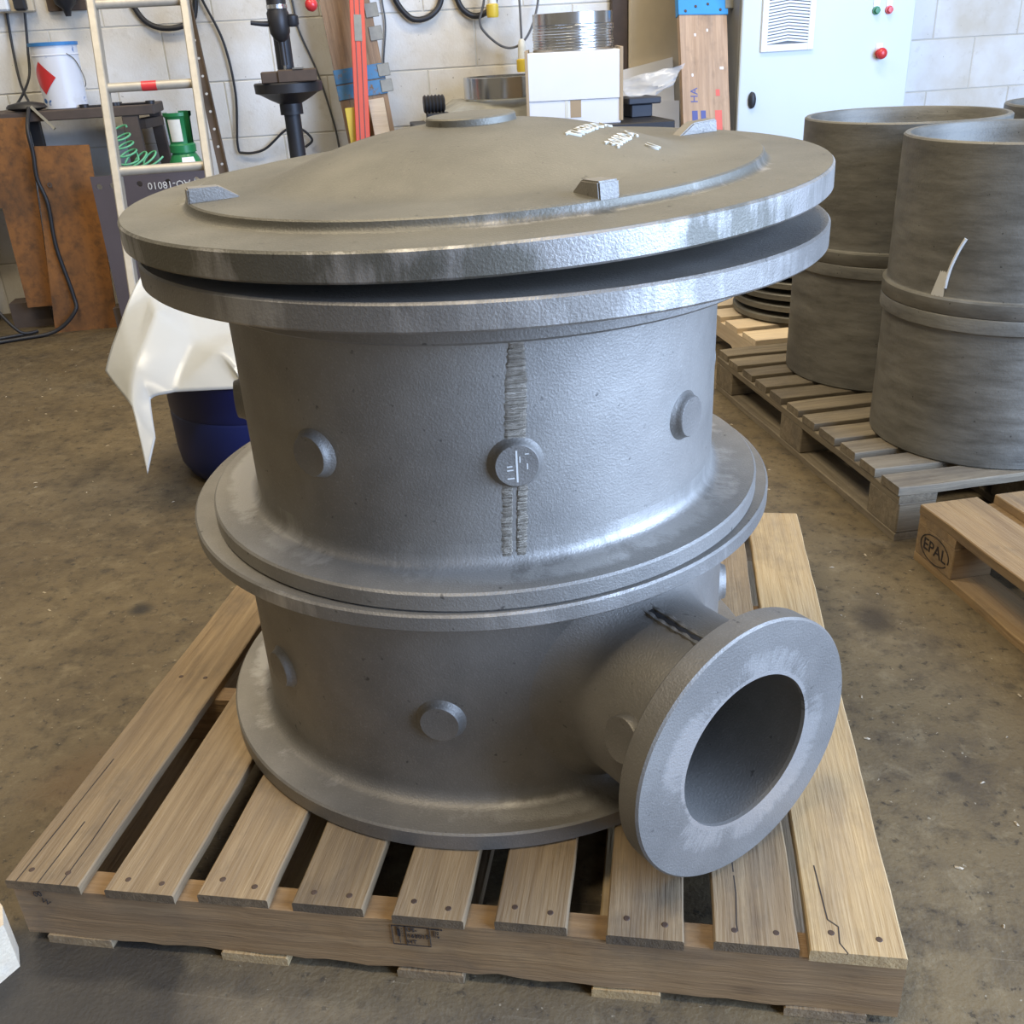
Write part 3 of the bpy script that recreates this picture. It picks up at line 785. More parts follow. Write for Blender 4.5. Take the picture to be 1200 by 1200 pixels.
# far pallet with stacked discs
FP = wthing('block_pallet', 'pale new wooden pallet holding stacked discs behind the housing', 'pallet', 2.0, 2.06)
for i in range(7):
    obj('deck_board', board_mesh(0.8, 0.12, 0.02, 500+i, 5), W_PALE, FP, (0, i*0.17, 0.12))
for x0 in (0.0, 0.36, 0.762):
    bq = B()
    # notched stringer
    poly = [(0, 0.0), (0.18, 0.0), (0.20, 0.05), (0.23, 0.06), (0.42, 0.06), (0.45, 0.05), (0.47, 0.0), (0.68, 0.0), (0.70, 0.05), (0.73, 0.06), (0.92, 0.06), (0.95, 0.05), (0.97, 0), (1.14, 0), (1.14, 0.1195), (0, 0.1195)]
    prism(bq, poly, 0, 0.038)
    obj('stringer', bq, W_PALE, FP, (x0+0.038, 0, 0), (0, 0, pi/2))
for k in range(5):
    rdz = (0.30, 0.31, 0.305, 0.31, 0.30)[k]
    bq = B(); lathe(bq, [(0.12, 0.0), (rdz-0.03, 0.0), (rdz-0.02, 0.006), (rdz, 0.008), (rdz, 0.026), (rdz-0.004, 0.03), (rdz-0.05, 0.032), (0.19, 0.042), (0.12, 0.042)], 64, close=True)
    lab = ['lowest dark iron disc resting on the pale far pallet', 'second dark iron disc from the bottom of the far stack', 'middle dark iron disc of the stack on the far pallet', 'second from top dark iron disc of the far stack', 'top dark iron disc of the stack on the far pallet'][k]
    tag(obj('iron_disc', bq, M_CYL, None, WF(2.38 + 0.01*(k % 2), 2.42, 0.1405 + k*0.0425), (0, 0, k*0.7), 40), lab, 'casting', 'iron discs on the far pallet')

# ================================================================== BLUE DRUM + PLASTIC SHEET
DC = Vector((-0.325, 1.83, 0))
drum = thing('plastic_drum', 'dark blue plastic drum behind the housing, under a white plastic sheet', 'drum', DC)
Rdm, Hdm = 0.285, 0.345
prof = [(0, 0.004), (0.20, 0.004), (0.235, 0.0), (0.262, 0.012), (0.280, 0.045), (Rdm, 0.09), (Rdm, 0.20), (Rdm-0.004, 0.208), (Rdm, 0.216), (Rdm, Hdm-0.03), (Rdm, Hdm), (Rdm-0.008, Hdm), (Rdm-0.008, 0.05), (0.2, 0.02), (0, 0.02)]
obj('barrel', lathe(B(), prof, 72), M_BLUEDRUM, drum, smooth=40)
obj('rim', lathe(B(), [(Rdm+0.0005, Hdm-0.03), (Rdm+0.006, Hdm-0.026), (Rdm+0.006, Hdm-0.004), (Rdm+0.0005, Hdm)], 72, close=True), M_BLUEDRUM, drum, smooth=40)
sp = dict(A=(-0.700, 1.940, 0.600), B=(-0.701, 1.581, 0.355), B2=(-0.705, 1.751, 0.471), C=(-0.524, 1.412, 0.317), D=(-0.451, 1.288, 0.133), E=(-0.447, 1.382, 0.23),
          F=(-0.491, 1.464, 0.318), G0=(-0.438, 1.474, 0.319), G=(-0.200, 1.505, 0.325), H=(-0.290, 1.800, 0.425), I=(-0.571, 1.829, 0.488), J=(-0.563, 1.704, 0.508),
          K=(-0.540, 1.498, 0.404), L=(-0.429, 1.657, 0.425), M=(-0.255, 1.512, 0.362), N=(-0.643, 1.842, 0.517), Q=(-0.30, 1.95, 0.40), R=(-0.18, 1.62, 0.405), S=(-0.34, 1.590, 0.425))
bm = B(); sv = {k: bm.verts.new(v) for k, v in sp.items()}
for tri in ('A B2 N', 'B2 K N', 'B2 B K', 'B C K', 'N K J', 'N J I', 'J L I', 'I L H', 'J K L', 'K F G0', 'K G0 L', 'L G0 S', 'S G0 G', 'S G M', 'L S H', 'H S R', 'S M R', 'C F K', 'C E F', 'C D E', 'A N I', 'A I Q', 'I H Q', 'H R Q'):
    bm.faces.new([sv[k] for k in tri.split()])
bmesh.ops.recalc_face_normals(bm, faces=bm.faces[:])
for it in range(3):
    bmesh.ops.subdivide_edges(bm, edges=bm.edges[:], cuts=1, use_grid_fill=True, fractal=0.10 if it < 2 else 0.05, along_normal=1.0, seed=it+3)
    bmesh.ops.smooth_vert(bm, verts=bm.verts[:], factor=0.25, use_axis_x=True, use_axis_y=True, use_axis_z=True)
sheet = obj('plastic_sheet', bm, M_FILM, smooth=60)
tag(sheet, 'crumpled white plastic sheet draped over the blue drum', 'plastic sheet')
sm = sheet.modifiers.new('thick', 'SOLIDIFY'); sm.thickness = 0.002

# ================================================================== BACKGROUND, LEFT
# bench along the back wall: local frame s,w
BX, BW = -1.3, 3.85
bench = wthing('workbench', 'dark brown narrow workbench against the back wall, bucket on top', 'bench', BX, BW)
obj('bench_top', box(B(), 0, 1.115, 0.0, 0.33, 0.925, 0.968, 0.004), M_BENCH, bench)
def leg(p0, p1, wx=0.055, wy=0.05): return obj('leg', bar(B(), p0, p1, wx, wy, (1, 0, 0), 0.003), M_BENCH, bench)
leg((1.005, 0.03, 0.0), (1.005, 0.03, 0.925), 0.07); leg((1.12, 0.27, 0.0), (1.08, 0.27, 0.925), 0.05)
leg((0.10, 0.03, 0.0), (0.10, 0.03, 0.925)); leg((0.10, 0.27, 0.0), (0.10, 0.27, 0.925))
obj('stretcher', bar(B(), (1.03, 0.045, 0.885), (1.08, 0.27, 0.885), 0.04, 0.07, (0, 0, 1)), M_BENCH, bench)
obj('stretcher', bar(B(), (1.02, 0.045, 0.40), (1.10, 0.27, 0.40), 0.04, 0.05, (0, 0, 1)), M_BENCH, bench)
obj('support_post', box(B(), 0.555, 0.60, 0.05, 0.09, 0.0, 0.925, 0.002), M_DARKSTEEL, bench)

bk = wthing('paint_bucket', 'white paint bucket with blue rim and red diamond label on bench', 'bucket', -0.582, 3.99, 0.969)
br = 0.098; bh = 0.272
obj('pail', lathe(B(), [(0, 0.003), (br-0.012, 0.003), (br-0.010, 0), (br-0.006, 0.002), (br, bh*0.80), (br+0.003, bh*0.81), (br, bh*0.82), (br+0.002, bh-0.01), (br-0.004, bh-0.01), (br-0.008, 0.01), (0, 0.01)], 48), M_BUCKET, bk, smooth=35)
obj('rim', lathe(B(), [(br-0.006, bh-0.012), (br+0.007, bh-0.014), (br+0.008, bh), (br-0.006, bh+0.001)], 48, close=True), M_BLUE, bk, smooth=35)
# red diamond label curved on the wall of the pail
bm = B(); N = 8; g = []
for i in range(N+1):
    row = []
    for j in range(N+1):
        u, v = i/N, j/N
        dx = (u - v)*0.5; dz = (u + v - 1)*0.5
        a = RAD(-128) + dx*0.135/br; rr2 = br - 0.006 + 0.006*((0.13+dz*0.13)/ (bh*.8)) + 0.0016
        row.append(bm.verts.new((rr2*cos(a), rr2*sin(a), 0.130 + dz*0.135)))
    g.append(row)
for i in range(N):
    for j in range(N): bm.faces.new((g[i][j], g[i+1][j], g[i+1][j+1], g[i][j+1]))
obj('hazard_label', bm, M_REDKNOB, bk, smooth=60)
bm = B(); tube(bm, [((br+.004)*cos(a), (br+.004)*sin(a), z) for a, z in ((RAD(-50), 0.225), (RAD(-30), 0.20), (RAD(-10), 0.15), (RAD(15), 0.10), (RAD(45), 0.08), (RAD(80), 0.10), (RAD(110), 0.17), (RAD(130), 0.225))], 0.002, 6)
obj('wire_handle', bm, M_GALV, bk)

# hand tools lying on the bench
t = wthing('grinder', 'dark oval power tool lying at the bucket foot on the bench', 'tool', -0.73, 3.885, 0.9685)
obj('body', lathe(B(), [(0, 0), (0.035, 0.002), (0.06, 0.014), (0.052, 0.03), (0.02, 0.04), (0, 0.041)], 24), M_DARKSTEEL, t, smooth=50).scale = (1.5, 0.8, 1)
obj('nozzle_tip', bar(B(), (0.03, -0.044, 0.02), (0.115, -0.075, -0.075), 0.012, 0.012), M_GALV, t)
def spanner(x, w_, rz, L, lab):
    t = wthing('spanner', lab, 'tool', x, w_, 0.9685); t.rotation_euler[2] += rz
    bq = B(); box(bq, -L/2, L/2, -0.008, 0.008, 0, 0.008, 0.002); obj('shank', bq, M_DARKSTEEL, t)
    for sx in (-1, 1):
        bq = B(); lathe(bq, [(0.011, 0), (0.021, 0), (0.021, 0.014), (0.011, 0.014)], 16, close=True); obj('jaw', bq, M_DARKSTEEL, t, (sx*(L/2+.012), 0, 0), smooth=40)
spanner(-0.42, 3.92, 0.1, 0.12, 'dark spanner on the bench right beside the bucket')
spanner(-0.28, 3.91, -0.15, 0.14, 'dark spanner at the bench end seen through the ladder')

# rusty sheets leaning on the bench
shA = wthing('rusty_steel_sheet', 'rusty brown steel sheet leaning on bench, leftmost behind hanging cable', 'steel sheet', -0.86, 3.80, 0.0, 'rusty sheets')
bm = B(); prism(bm, [(-0.40, 0.50), (-0.065, 0.575), (-0.072, 0.113), (0.043, 0.113), (0.135, 0.948), (-0.30, 0.955)], -0.004, 0.004)
obj('plate', bm, M_RUST, shA, (0, 0.02, 0), (0, 0, 0))
tag(shA, 'rusty brown steel sheet leaning on bench, leftmost behind hanging cable', 'steel sheet')
bm = B(); prism(bm, [(-0.34, 0.0), (-0.16, 0.0), (-0.16, 0.12), (-0.34, 0.12)], 0.06, 0.18)
tag(obj('timber_packer', bm, M_BENCH, None, WF(-0.70, 3.84, 0), (0, 0, ANG)), 'dark packer block under the leftmost rusty sheet', 'block')
shB = wthing('rusty_steel_sheet', 'rusty orange steel plate standing on the floor beside the ladder', 'steel sheet', -0.65, 3.74, 0.0, 'rusty sheets')
bm = B(); prism(bm, [(-0.165, 0.0), (0.128, 0.0), (0.174, 0.822), (-0.062, 0.83)], -0.006, 0.0)
obj('plate', bm, M_RUST, shB, (0, 0.0, 0), (RAD(-2.2), 0, 0))
bm = B(); lathe(bm, [(0.004, 0.0), (0.011, 0.0), (0.011, 0.003), (0.004, 0.003)], 12, close=True); bm.transform(Matrix.Translation((-0.03, 0.012, 0.665)) @ Matrix.Rotation(pi/2, 4, 'X'))
obj('hole_rim', bm, M_BENCH, shB)

# black cable over the sheets and on to the floor
def wcable(name, label, pts, r, mat, cat='cable'):
    p0 = pts[0]; base = WF(*p0)
    o = obj(name, tube(B(), [(a-p0[0], b-p0[1], c-p0[2]) for a, b, c in pts], r, 8, 8), mat, None, base, (0, 0, ANG), 60)
    return tag(o, label, cat)
wcable('power_cable', 'black cable hanging over the rusty sheets down to the floor', [(-0.71, 3.84, 0.985), (-0.715, 3.755, 0.90), (-0.715, 3.745, 0.80), (-0.724, 3.742, 0.697), (-0.705, 3.738, 0.585), (-0.714, 3.732, 0.396), (-0.690, 3.722, 0.177), (-0.695, 3.70, 0.10), (-0.80, 3.68, 0.02), (-0.95, 3.64, 0.010), (-1.06, 3.60, 0.010), (-1.35, 3.45, 0.010)], 0.009, M_BLACK)
wcable('wall_flex', 'left of two black flexes hanging from the wall socket', [(-0.803, 4.235, 1.40), (-0.815, 4.22, 1.216), (-0.80, 4.15, 1.08), (-0.745, 4.0, 1.0), (-0.735, 3.95, 1.005)], 0.006, M_BLACK)
wcable('wall_flex', 'right of two black flexes hanging from the wall socket', [(-0.722, 4.215, 1.372), (-0.745, 4.20, 1.213), (-0.76, 4.16, 1.10), (-0.80, 4.02, 1.0), (-0.83, 3.95, 0.985)], 0.006, M_BLACK)
wcable('floor_cable', 'thin black cable lying on the floor left of rusty sheets', [(-1.10, 3.80, 0.20), (-1.03, 3.74, 0.10), (-0.96, 3.72, 0.02), (-0.90, 3.76, 0.011), (-1.0, 3.70, 0.011), (-1.2, 3.62, 0.011)], 0.008, M_BLACK)

so = wthing('wall_socket', 'double wall socket box with plugs at top left', 'socket', -0.80, 4.235, 1.375)
obj('back_box', box(B(), -0.12, 0.125, -0.030, 0.012, 0.0, 0.09, 0.005), M_CREAM, so)
for x in (-0.0, 0.075): obj('plug', box(B(), x-0.026, x+0.026, -0.075, -0.030, 0.005, 0.065, 0.008), M_VENT if x < .05 else M_BLACK, so)
br2 = wthing('wall_bracket', 'dark rusty bracket with black clamp on wall above the bucket', 'bracket', -0.535, 4.235, 1.372)
obj('back_plate', box(B(), -0.085, 0.085, -0.012, 0.012, 0, 0.12, 0.002), M_ANGLE, br2)
bm = B(); lathe(bm, [(0, 0), (0.012, 0.0), (0.02, 0.03), (0.045, 0.05), (0.06, 0.11), (0, 0.11)], 20)
obj('clamp', bm, M_DARKSTEEL, br2, (0.01, -0.065, -0.025), smooth=40)
wcable('air_hose', 'black hose loop sagging on the wall behind the ladder', [(-0.30, 4.225, 1.52), (-0.245, 4.225, 1.39), (-0.197, 4.22, 1.312), (-0.125, 4.22, 1.28), (-0.03, 4.22, 1.286), (0.03, 4.225, 1.33), (0.06, 4.225, 1.5)], 0.013, M_BLACK, 'hose')

# plum steel plate with holes behind the ladder
pl = wthing('drilled_steel_plate', 'dark plum steel plate with row of holes behind the ladder', 'steel plate', -0.46, 3.55)
bm = B(); holed_strip(bm, 0.49, 0.085, 0.012, [(0.03, 0.042), (0.087, 0.042), (0.20, 0.042), (0.322, 0.042), (0.445, 0.042)], 0.0125)
bm.transform(Matrix.Translation((0, 0, 0.62)))
b2 = B(); box(b2, 0, 0.49, 0, 0.012, 0.0, 0.62); merge(bm, b2)
obj('plate', bm, M_PLUM, pl, rot=(RAD(-1), 0, 0))
tb = text_mesh('AO-18010', 0.043, 0.0006); tb.transform(Matrix.Translation((0.325, -0.004, 0.652)) @ Matrix.Rotation(RAD(180), 4, 'Y') @ Matrix.Rotation(pi/2, 4, 'X'))
obj('chalk_lettering', tb, M_INK_CRAYON, pl, (0, 0.010, 0))
tag(obj('timber_rail', box(B(), -0.5, -0.05, 0.02, 0.07, 0.0, 0.12), M_BENCH, None, WF(0, 3.58, 0), (0, 0, ANG)), 'dark timber rail behind the plum drilled plate', 'rail')

# ladder
La = wthing('ladder', 'worn aluminium ladder leaning in front of the bench', 'ladder', -0.05, 2.65)
ltop = 3.2
def lp(x, z): return (x - 0.018*z, 0.47*z, z)
for x in (-0.172, 0.172):
    bq = B(); bar(bq, lp(x, 0.0), lp(x, ltop), 0.030, 0.068, (1, 0, 0), 0.004); obj('stile', bq, M_LADDER, La)
rung_me = None
for k in range(11):
    z = 0.190 + 0.2905*k
    bq = B(); a, b = Vector(lp(-0.158, z)), Vector(lp(0.158, z))
    tube(bq, [a, b], 0.0175, 12)
    obj('rung', bq, M_LADDER, La, smooth=50)
z = 0.190 + 0.2905*3
bq = B(); lathe(bq, [(0.0178, -0.028), (0.0183, -0.028), (0.0183, 0.028), (0.0178, 0.028)], 14, close=True)
o = obj('red_band', bq, M_REDKNOB, La, Vector(lp(-0.005, z)), (0, pi/2, 0), 50)

# green gas bottle and coiled hose
gb = wthing('gas_bottle', 'small green gas bottle with valve guard seen through the ladder', 'gas bottle', -0.075, 3.77)
obj('cylinder', lathe(B(), [(0, 0), (0.07, 0.0), (0.08, 0.015), (0.08, 0.68), (0.074, 0.715), (0.06, 0.745), (0.048, 0.765), (0.0, 0.775)], 40), M_GREEN, gb, smooth=40)
obj('collar', lathe(B(), [(0.040, 0.762), (0.058, 0.764), (0.058, 0.795), (0.052, 0.802), (0.040, 0.802)], 40, close=True), M_GREEN, gb, smooth=40)
bm = B(); lathe(bm, [(0.046, 0.80), (0.051, 0.80), (0.055, 0.91), (0.062, 0.918), (0.062, 0.932), (0.050, 0.932)], 24, close=True, a0=RAD(-205), a1=RAD(-55))
obj('valve_guard', bm, M_GREEN, gb, smooth=40)
bm = B(); lathe(bm, [(0.046, 0.80), (0.051, 0.80), (0.055, 0.91), (0.062, 0.918), (0.062, 0.935), (0.050, 0.935)], 14, close=True, a0=RAD(-5), a1=RAD(90))
obj('valve_guard', bm, M_GREEN, gb, smooth=40)
bm = B(); lathe(bm, [(0.0524, 0.812), (0.0534, 0.812), (0.0570, 0.905), (0.0558, 0.905)], 12, close=True, a0=RAD(-135), a1=RAD(-75))
obj('paper_label', bm, M_PAPER, gb, smooth=40)
obj('valve', lathe(B(), [(0, 0.77), (0.014, 0.77), (0.014, 0.84), (0.022, 0.845), (0.022, 0.87), (0, 0.875)], 16), M_GALV, gb, smooth=40)
bm = B(); lathe(bm, [(0.0800, 0.655), (0.0815, 0.655), (0.0815, 0.683), (0.0800, 0.683)], 12, close=True, a0=RAD(-115), a1=RAD(-35)); obj('yellow_sticker', bm, M_YEL, gb, smooth=40)
bm = B(); lathe(bm, [(0.0690, 0.722), (0.0708, 0.722), (0.0610, 0.745), (0.0600, 0.744)], 12, close=True, a0=RAD(-95), a1=RAD(-45)); obj('white_sticker', bm, M_WHITE, gb, smooth=40)
ct_ = wthing('carton', 'small white carton with yellow corner under the gas bottle rung', 'carton', 0.025, 3.60)
obj('box', box(B(), -0.06, 0.03, 0, 0.08, 0.0, 0.685, 0.002), M_WHITE, ct_)
obj('yellow_print', box(B(), -0.058, -0.015, -0.001, 0.0, 0.60, 0.635), M_YEL, ct_)
obj('green_print', box(B(), 0.012, 0.026, -0.001, 0.0, 0.65, 0.668), M_GREEN, ct_)
pts = []
for k in range(80):
    a = k*0.55
    if k < 46: pts.append((-0.345 + 0.045*cos(a) + 0.0006*k, 3.765 + 0.035*sin(a), 0.875 - k*0.0030 + 0.02*sin(a+0.6)))
    else: pts.append((-0.32 + (k-46)*0.0036 + 0.040*cos(a), 3.765 + 0.035*sin(a), 0.745 + 0.020*cos(a) + 0.02*sin(a)))
hose = wcable('coiled_air_hose', 'mint green coiled air hose hanging beside the bench leg', pts, 0.0045, M_GREEN2, 'hose')

# perforated brown angle bar
ab = wthing('perforated_angle', 'brown perforated angle bar leaning between ladder and drill', 'angle bar', 0.15, 3.46)
bm = B(); holed_strip(bm, 2.3, 0.042, 0.004, [(0.05+0.0775*k, 0.021) for k in range(29)], 0.0065, 5)
b2 = B(); box(b2, 0, 2.3, 0.0, 0.03, 0.040, 0.044); merge(bm, b2)
o = obj('angle', bm, M_ANGLE, ab)
d = Vector((-0.085, 0.345, 1)).normalized(); x = d; zc = Vector((1, 0, 0)); zc = (zc - x*zc.dot(x)).normalized(); yc = zc.cross(x)
m = Matrix((x, yc, zc)).transposed().to_4x4(); m.translation = (-0.02, 0, 0.0); o.matrix_local = m

wcable('wall_flex', 'black flex looping along the wall behind the pillar drill', [(0.05, 4.235, 1.50), (0.078, 4.23, 1.389), (0.143, 4.23, 1.205), (0.160, 4.23, 0.977), (0.130, 4.23, 0.742), (0.155, 4.23, 0.702), (0.259, 4.22, 0.713), (0.378, 4.20, 0.798), (0.450, 4.20, 0.80), (0.501, 4.20, 0.745), (0.463, 4.20, 0.711)], 0.006, M_BLACK)
wcable('wall_flex', 'thin grey flex on the wall right of the drill table', [(0.47, 4.236, 1.52), (0.492, 4.235, 1.371), (0.506, 4.235, 1.242), (0.564, 4.235, 1.07), (0.60, 4.235, 0.92), (0.628, 4.235, 0.749), (0.64, 4.235, 0.5)], 0.005, M_CABLE)
wcable('wall_flex', 'thin grey flex hanging right of the red level', [(0.92, 4.236, 1.5), (0.923, 4.235, 1.353), (0.928, 4.235, 1.241), (0.901, 4.235, 1.071), (0.90, 4.235, 0.95)], 0.004, M_CABLE)

# pillar drill
dr = wthing('pillar_drill', 'black pillar drill with round table and red ball handle', 'drill', 0.437, 3.63)
obj('base', box(B(), -0.15, 0.15, -0.30, 0.12, 0, 0.06, 0.01), M_DARKSTEEL, dr)
obj('column', lathe(B(), [(0, 0.06), (0.07, 0.06), (0.07, 0.12), (0.036, 0.13), (0.036, 2.0), (0, 2.0)], 28), M_BLACK, dr, smooth=40)
obj('table', lathe(B(), [(0.048, 0.915), (0.050, 0.915), (0.050, 0.945), (0.085, 0.962), (0.125, 0.985), (0.146, 0.992), (0.148, 1.028), (0.143, 1.033), (0.048, 1.033)], 40, close=True), M_DARKSTEEL, dr, smooth=35)
obj('table_collar', lathe(B(), [(0.0365, 0.90), (0.050, 0.90), (0.050, 0.95), (0.0365, 0.95)], 28, close=True), M_BLACK, dr, smooth=40)
bm = B(); lathe(bm, [(0, 1.10), (0.013, 1.10), (0.013, 1.19), (0.028, 1.20), (0.042, 1.225), (0.046, 1.30), (0.040, 1.31), (0.040, 1.45), (0, 1.45)], 24)
sp_ = obj('spindle_chuck', bm, M_DARKSTEEL, dr, (0.0, -0.10, 0), smooth=40)
obj('chuck_band', lathe(B(), [(0.041, 1.315), (0.0425, 1.315), (0.0425, 1.33), (0.041, 1.33)], 24, close=True), M_SHINY, sp_)
obj('head', box(B(), -0.09, 0.09, -0.22, 0.08, 1.45, 1.75, 0.02), M_DARKSTEEL, dr)
obj('depth_lever', tube(B(), [(-0.03, -0.10, 1.26), (-0.07, -0.105, 1.262), (-0.115, -0.11, 1.268)], lambda q: 0.012-0.003*q, 8), M_BLACK, dr, smooth=50)
obj('clamp_knob', lathe(B(), [(0, -0.02), (0.02, -0.02), (0.028, -0.01), (0.028, 0.02), (0.018, 0.028), (0, 0.028)], 20), M_BLACK, dr, (0.055, -0.10, 1.265), smooth=40)
hd = obj('handle', tube(B(), [(0.05, -0.14, 1.42), (0.10, -0.15, 1.37), (0.137, -0.155, 1.335)], 0.006, 8), M_GALV, dr)
bq = B(); bmesh.ops.create_uvsphere(bq, u_segments=20, v_segments=12, radius=0.026); obj('ball_grip', bq, M_REDKNOB, hd, (0.143, -0.155, 1.322), smooth=60)
vb = wthing('machine_vice', 'rusty brown block clamped on the pillar drill table', 'vice', 0.437, 3.56, 1.0335)
obj('jaw', box(B(), -0.105, -0.02, -0.06, 0.04, 0, 0.045, 0.004), M_ANGLE, vb)
obj('jaw', box(B(), -0.035, 0.13, -0.07, 0.04, 0, 0.05, 0.004), M_ANGLE, vb)
obj('guide_rod', box(B(), 0.03, 0.075, -0.073, 0.02, 0.050, 0.056), M_SHINY, vb)
tag(obj('drill_bit', tube(B(), [(0, 0, 0), (0, 0, 0.052)], 0.006, 8), M_SHINY, sp_, (0, 0, 1.05)), None)

# leaning boards between drill and rings
def leaning(name, label, cat, x0, x1, w0, wtop, zt, thick, mat, lean_s=0.0):
    t = wthing(name, label, cat, (x0+x1)/2, w0)
    L = math.sqrt(zt*zt + (wtop-w0)**2 + (lean_s*zt)**2)
    o = obj('plank', board_mesh(L, x1-x0, thick, int(x0*100)+900, 10, 0.002), mat, t)
    d = Vector((lean_s*zt, wtop-w0, zt)).normalized(); xv = Vector((1, 0, 0)); xv = (xv - d*xv.dot(d)).normalized(); nv = d.cross(xv)
    # local x along plank, y across (+s flipped), z = thickness
    m = Matrix((d, xv, -nv if False else d.cross(xv))).transposed().to_4x4()
    m.translation = Vector((-(x1-x0)/2, 0, 0.02)); o.matrix_local = m
    return t, o, L
b1, b1o, L1 = leaning('scaffold_board', 'brown scaffold board with blue end bands, behind the red level', 'board', 0.745, 0.975, 3.80, 4.18, 2.2, 0.038, W_BROWN, -0.095)
for zz in (0.955, 1.025):
    bd = obj('blue_band', box(B(), zz-0.03, zz+0.034, -0.003, 0.233, -0.008, 0.041, 0.001), M_WBLUE, b1o)
    obj('steel_tab', box(B(), zz-0.026, zz+0.030, 0.205, 0.262, -0.012, -0.008, 0.002), M_GALV, bd)
for zz in (1.19, 1.29): obj('steel_tab', box(B(), zz-0.032, zz+0.030, 0.20, 0.262, -0.006, -0.001, 0.002), M_GALV, b1o)
lv = wthing('red_level', 'long red box-section level standing against the brown board', 'level', 0.686, 3.66)
p0 = Vector((0.0, 0, 0)); p1 = Vector((0.1340, 0.329, 1.80))
bq = B(); bar(bq, p0, p1, 0.066, 0.03, (1, 0, 0), 0.002); rb = obj('beam', bq, M_RED, lv)
for dx in (-0.012, 0.012):
    bq = B(); bar(bq, p0 + Vector((dx, -0.0155, 0.02)), p1 + Vector((dx, -0.0155, 0)), 0.003, 0.002, (1, 0, 0)); obj('groove', bq, M_CABLE, rb)
bq = B(); bar(bq, p0.lerp(p1, 0.655) + Vector((0.0, -0.0165, 0)), p0.lerp(p1, 0.715) + Vector((0.0, -0.0165, 0)), 0.034, 0.003, (1, 0, 0)); obj('bubble_vial', bq, M_GALV, rb)
tag(obj('yellow_level', bar(B(), (0, 0, 0), (-0.055, 0.11, 0.90), 0.045, 0.02, (1, 0, 0), 0.002), M_YEL, None, WF(0.752, 3.735, 0.0), (0, 0, ANG)), 'yellow spirit level tucked left of the red level', 'level')
tag(obj('timber_offcut', bar(B(), (0, 0, 0), (-0.080, 0.10, 0.93), 0.075, 0.02, (1, 0, 0), 0.002), W_PALE, None, WF(0.905, 3.78, 0.0), (0, 0, ANG)), 'pale timber offcut tucked right of the red level', 'offcut')

# black hoses and plugs on the wall
wcable('air_hose', 'black hose loop on the wall right of the red level', [(0.965, 4.225, 1.50), (0.985, 4.225, 1.36), (1.039, 4.22, 1.28), (1.096, 4.22, 1.259), (1.166, 4.22, 1.282), (1.212, 4.225, 1.345), (1.23, 4.225, 1.5)], 0.014, M_BLACK, 'hose')
wcable('air_hose', 'black hose loop on the wall behind the yellow plug', [(1.265, 4.225, 1.48), (1.293, 4.225, 1.336), (1.335, 4.22, 1.278), (1.398, 4.22, 1.264), (1.474, 4.22, 1.317), (1.50, 4.225, 1.48)], 0.014, M_BLACK, 'hose')
wcable('extension_lead', 'grey lead hanging in a loop above the steel rings', [(1.425, 4.17, 1.48), (1.412, 4.15, 1.329), (1.386, 4.15, 1.237), (1.415, 4.15, 1.179), (1.498, 4.15, 1.118), (1.576, 4.15, 1.121), (1.640, 4.16, 1.187), (1.688, 4.18, 1.317), (1.70, 4.22, 1.48)], 0.006, M_CABLE)
for (x, z, ww, lab, zt) in ((1.447, 1.250, 4.12, 'yellow and clear plug hanging at the top of the wall', 1.48), (1.585, 1.0, 4.12, 'yellow and clear plug hanging just left of the box', 1.48)):
    t = wthing('site_plug', lab, 'plug', x, ww, z)
    obj('body', lathe(B(), [(0, 0), (0.026, 0.0), (0.030, 0.01), (0.030, 0.055), (0.022, 0.06), (0, 0.06)], 20), M_YEL, t, smooth=40)
    obj('gland', lathe(B(), [(0, 0.058), (0.022, 0.058), (0.020, 0.11), (0.016, 0.14), (0.006, 0.15), (0, 0.15)], 20), M_PAPER, t, smooth=40)
    obj('lead', tube(B(), [(0, 0, 0.145), (0.003, 0.03, (0.145 + zt - z)/2), (0, 0.08, zt - z)], 0.006, 8), M_CABLE, t)

# ================================================================== BACKGROUND, MIDDLE
tb_ = wthing('side_table', 'dark low table holding box and steel rings behind the cover', 'table', 1.00, 3.22)
obj('table_top', box(B(), 0, 1.08, 0, 0.96, 0.765, 0.80, 0.004), M_DARKSTEEL, tb_)
for x in (0.04, 1.06):
    for y in (0.04, 0.92): obj('leg', box(B(), x-0.025, x+0.025, y-0.025, y+0.025, 0, 0.765, 0.002), M_DARKSTEEL, tb_)
cb = wthing('cardboard_box', 'white cardboard box with brown tape, stacked rings on top', 'box', 1.655, 3.32, 0.8005)
cb.rotation_euler[2] -= RAD(12.5)
obj('carton', box(B(), -0.20, 0.20, 0.0, 0.39, 0, 0.100, 0.002), M_WHITE, cb)
obj('lid', box(B(), -0.20, 0.20, -0.004, 0.394, 0.101, 0.292, 0.002), M_WHITE, cb)
for x in (-0.2035, 0.2035): obj('brown_edge', box(B(), x-0.0065, x+0.0065, -0.008, 0.39, 0.01, 0.302, 0.001), M_CARDBROWN, cb)
obj('tape', box(B(), -0.018, 0.028, -0.0015, 0.0, 0.03, 0.100), M_CARDBROWN, cb)
obj('tape', box(B(), -0.042, -0.028, -0.0015, 0.0, 0.03, 0.100), M_PAPER, cb)
zc = 0.8005 + 0.2925
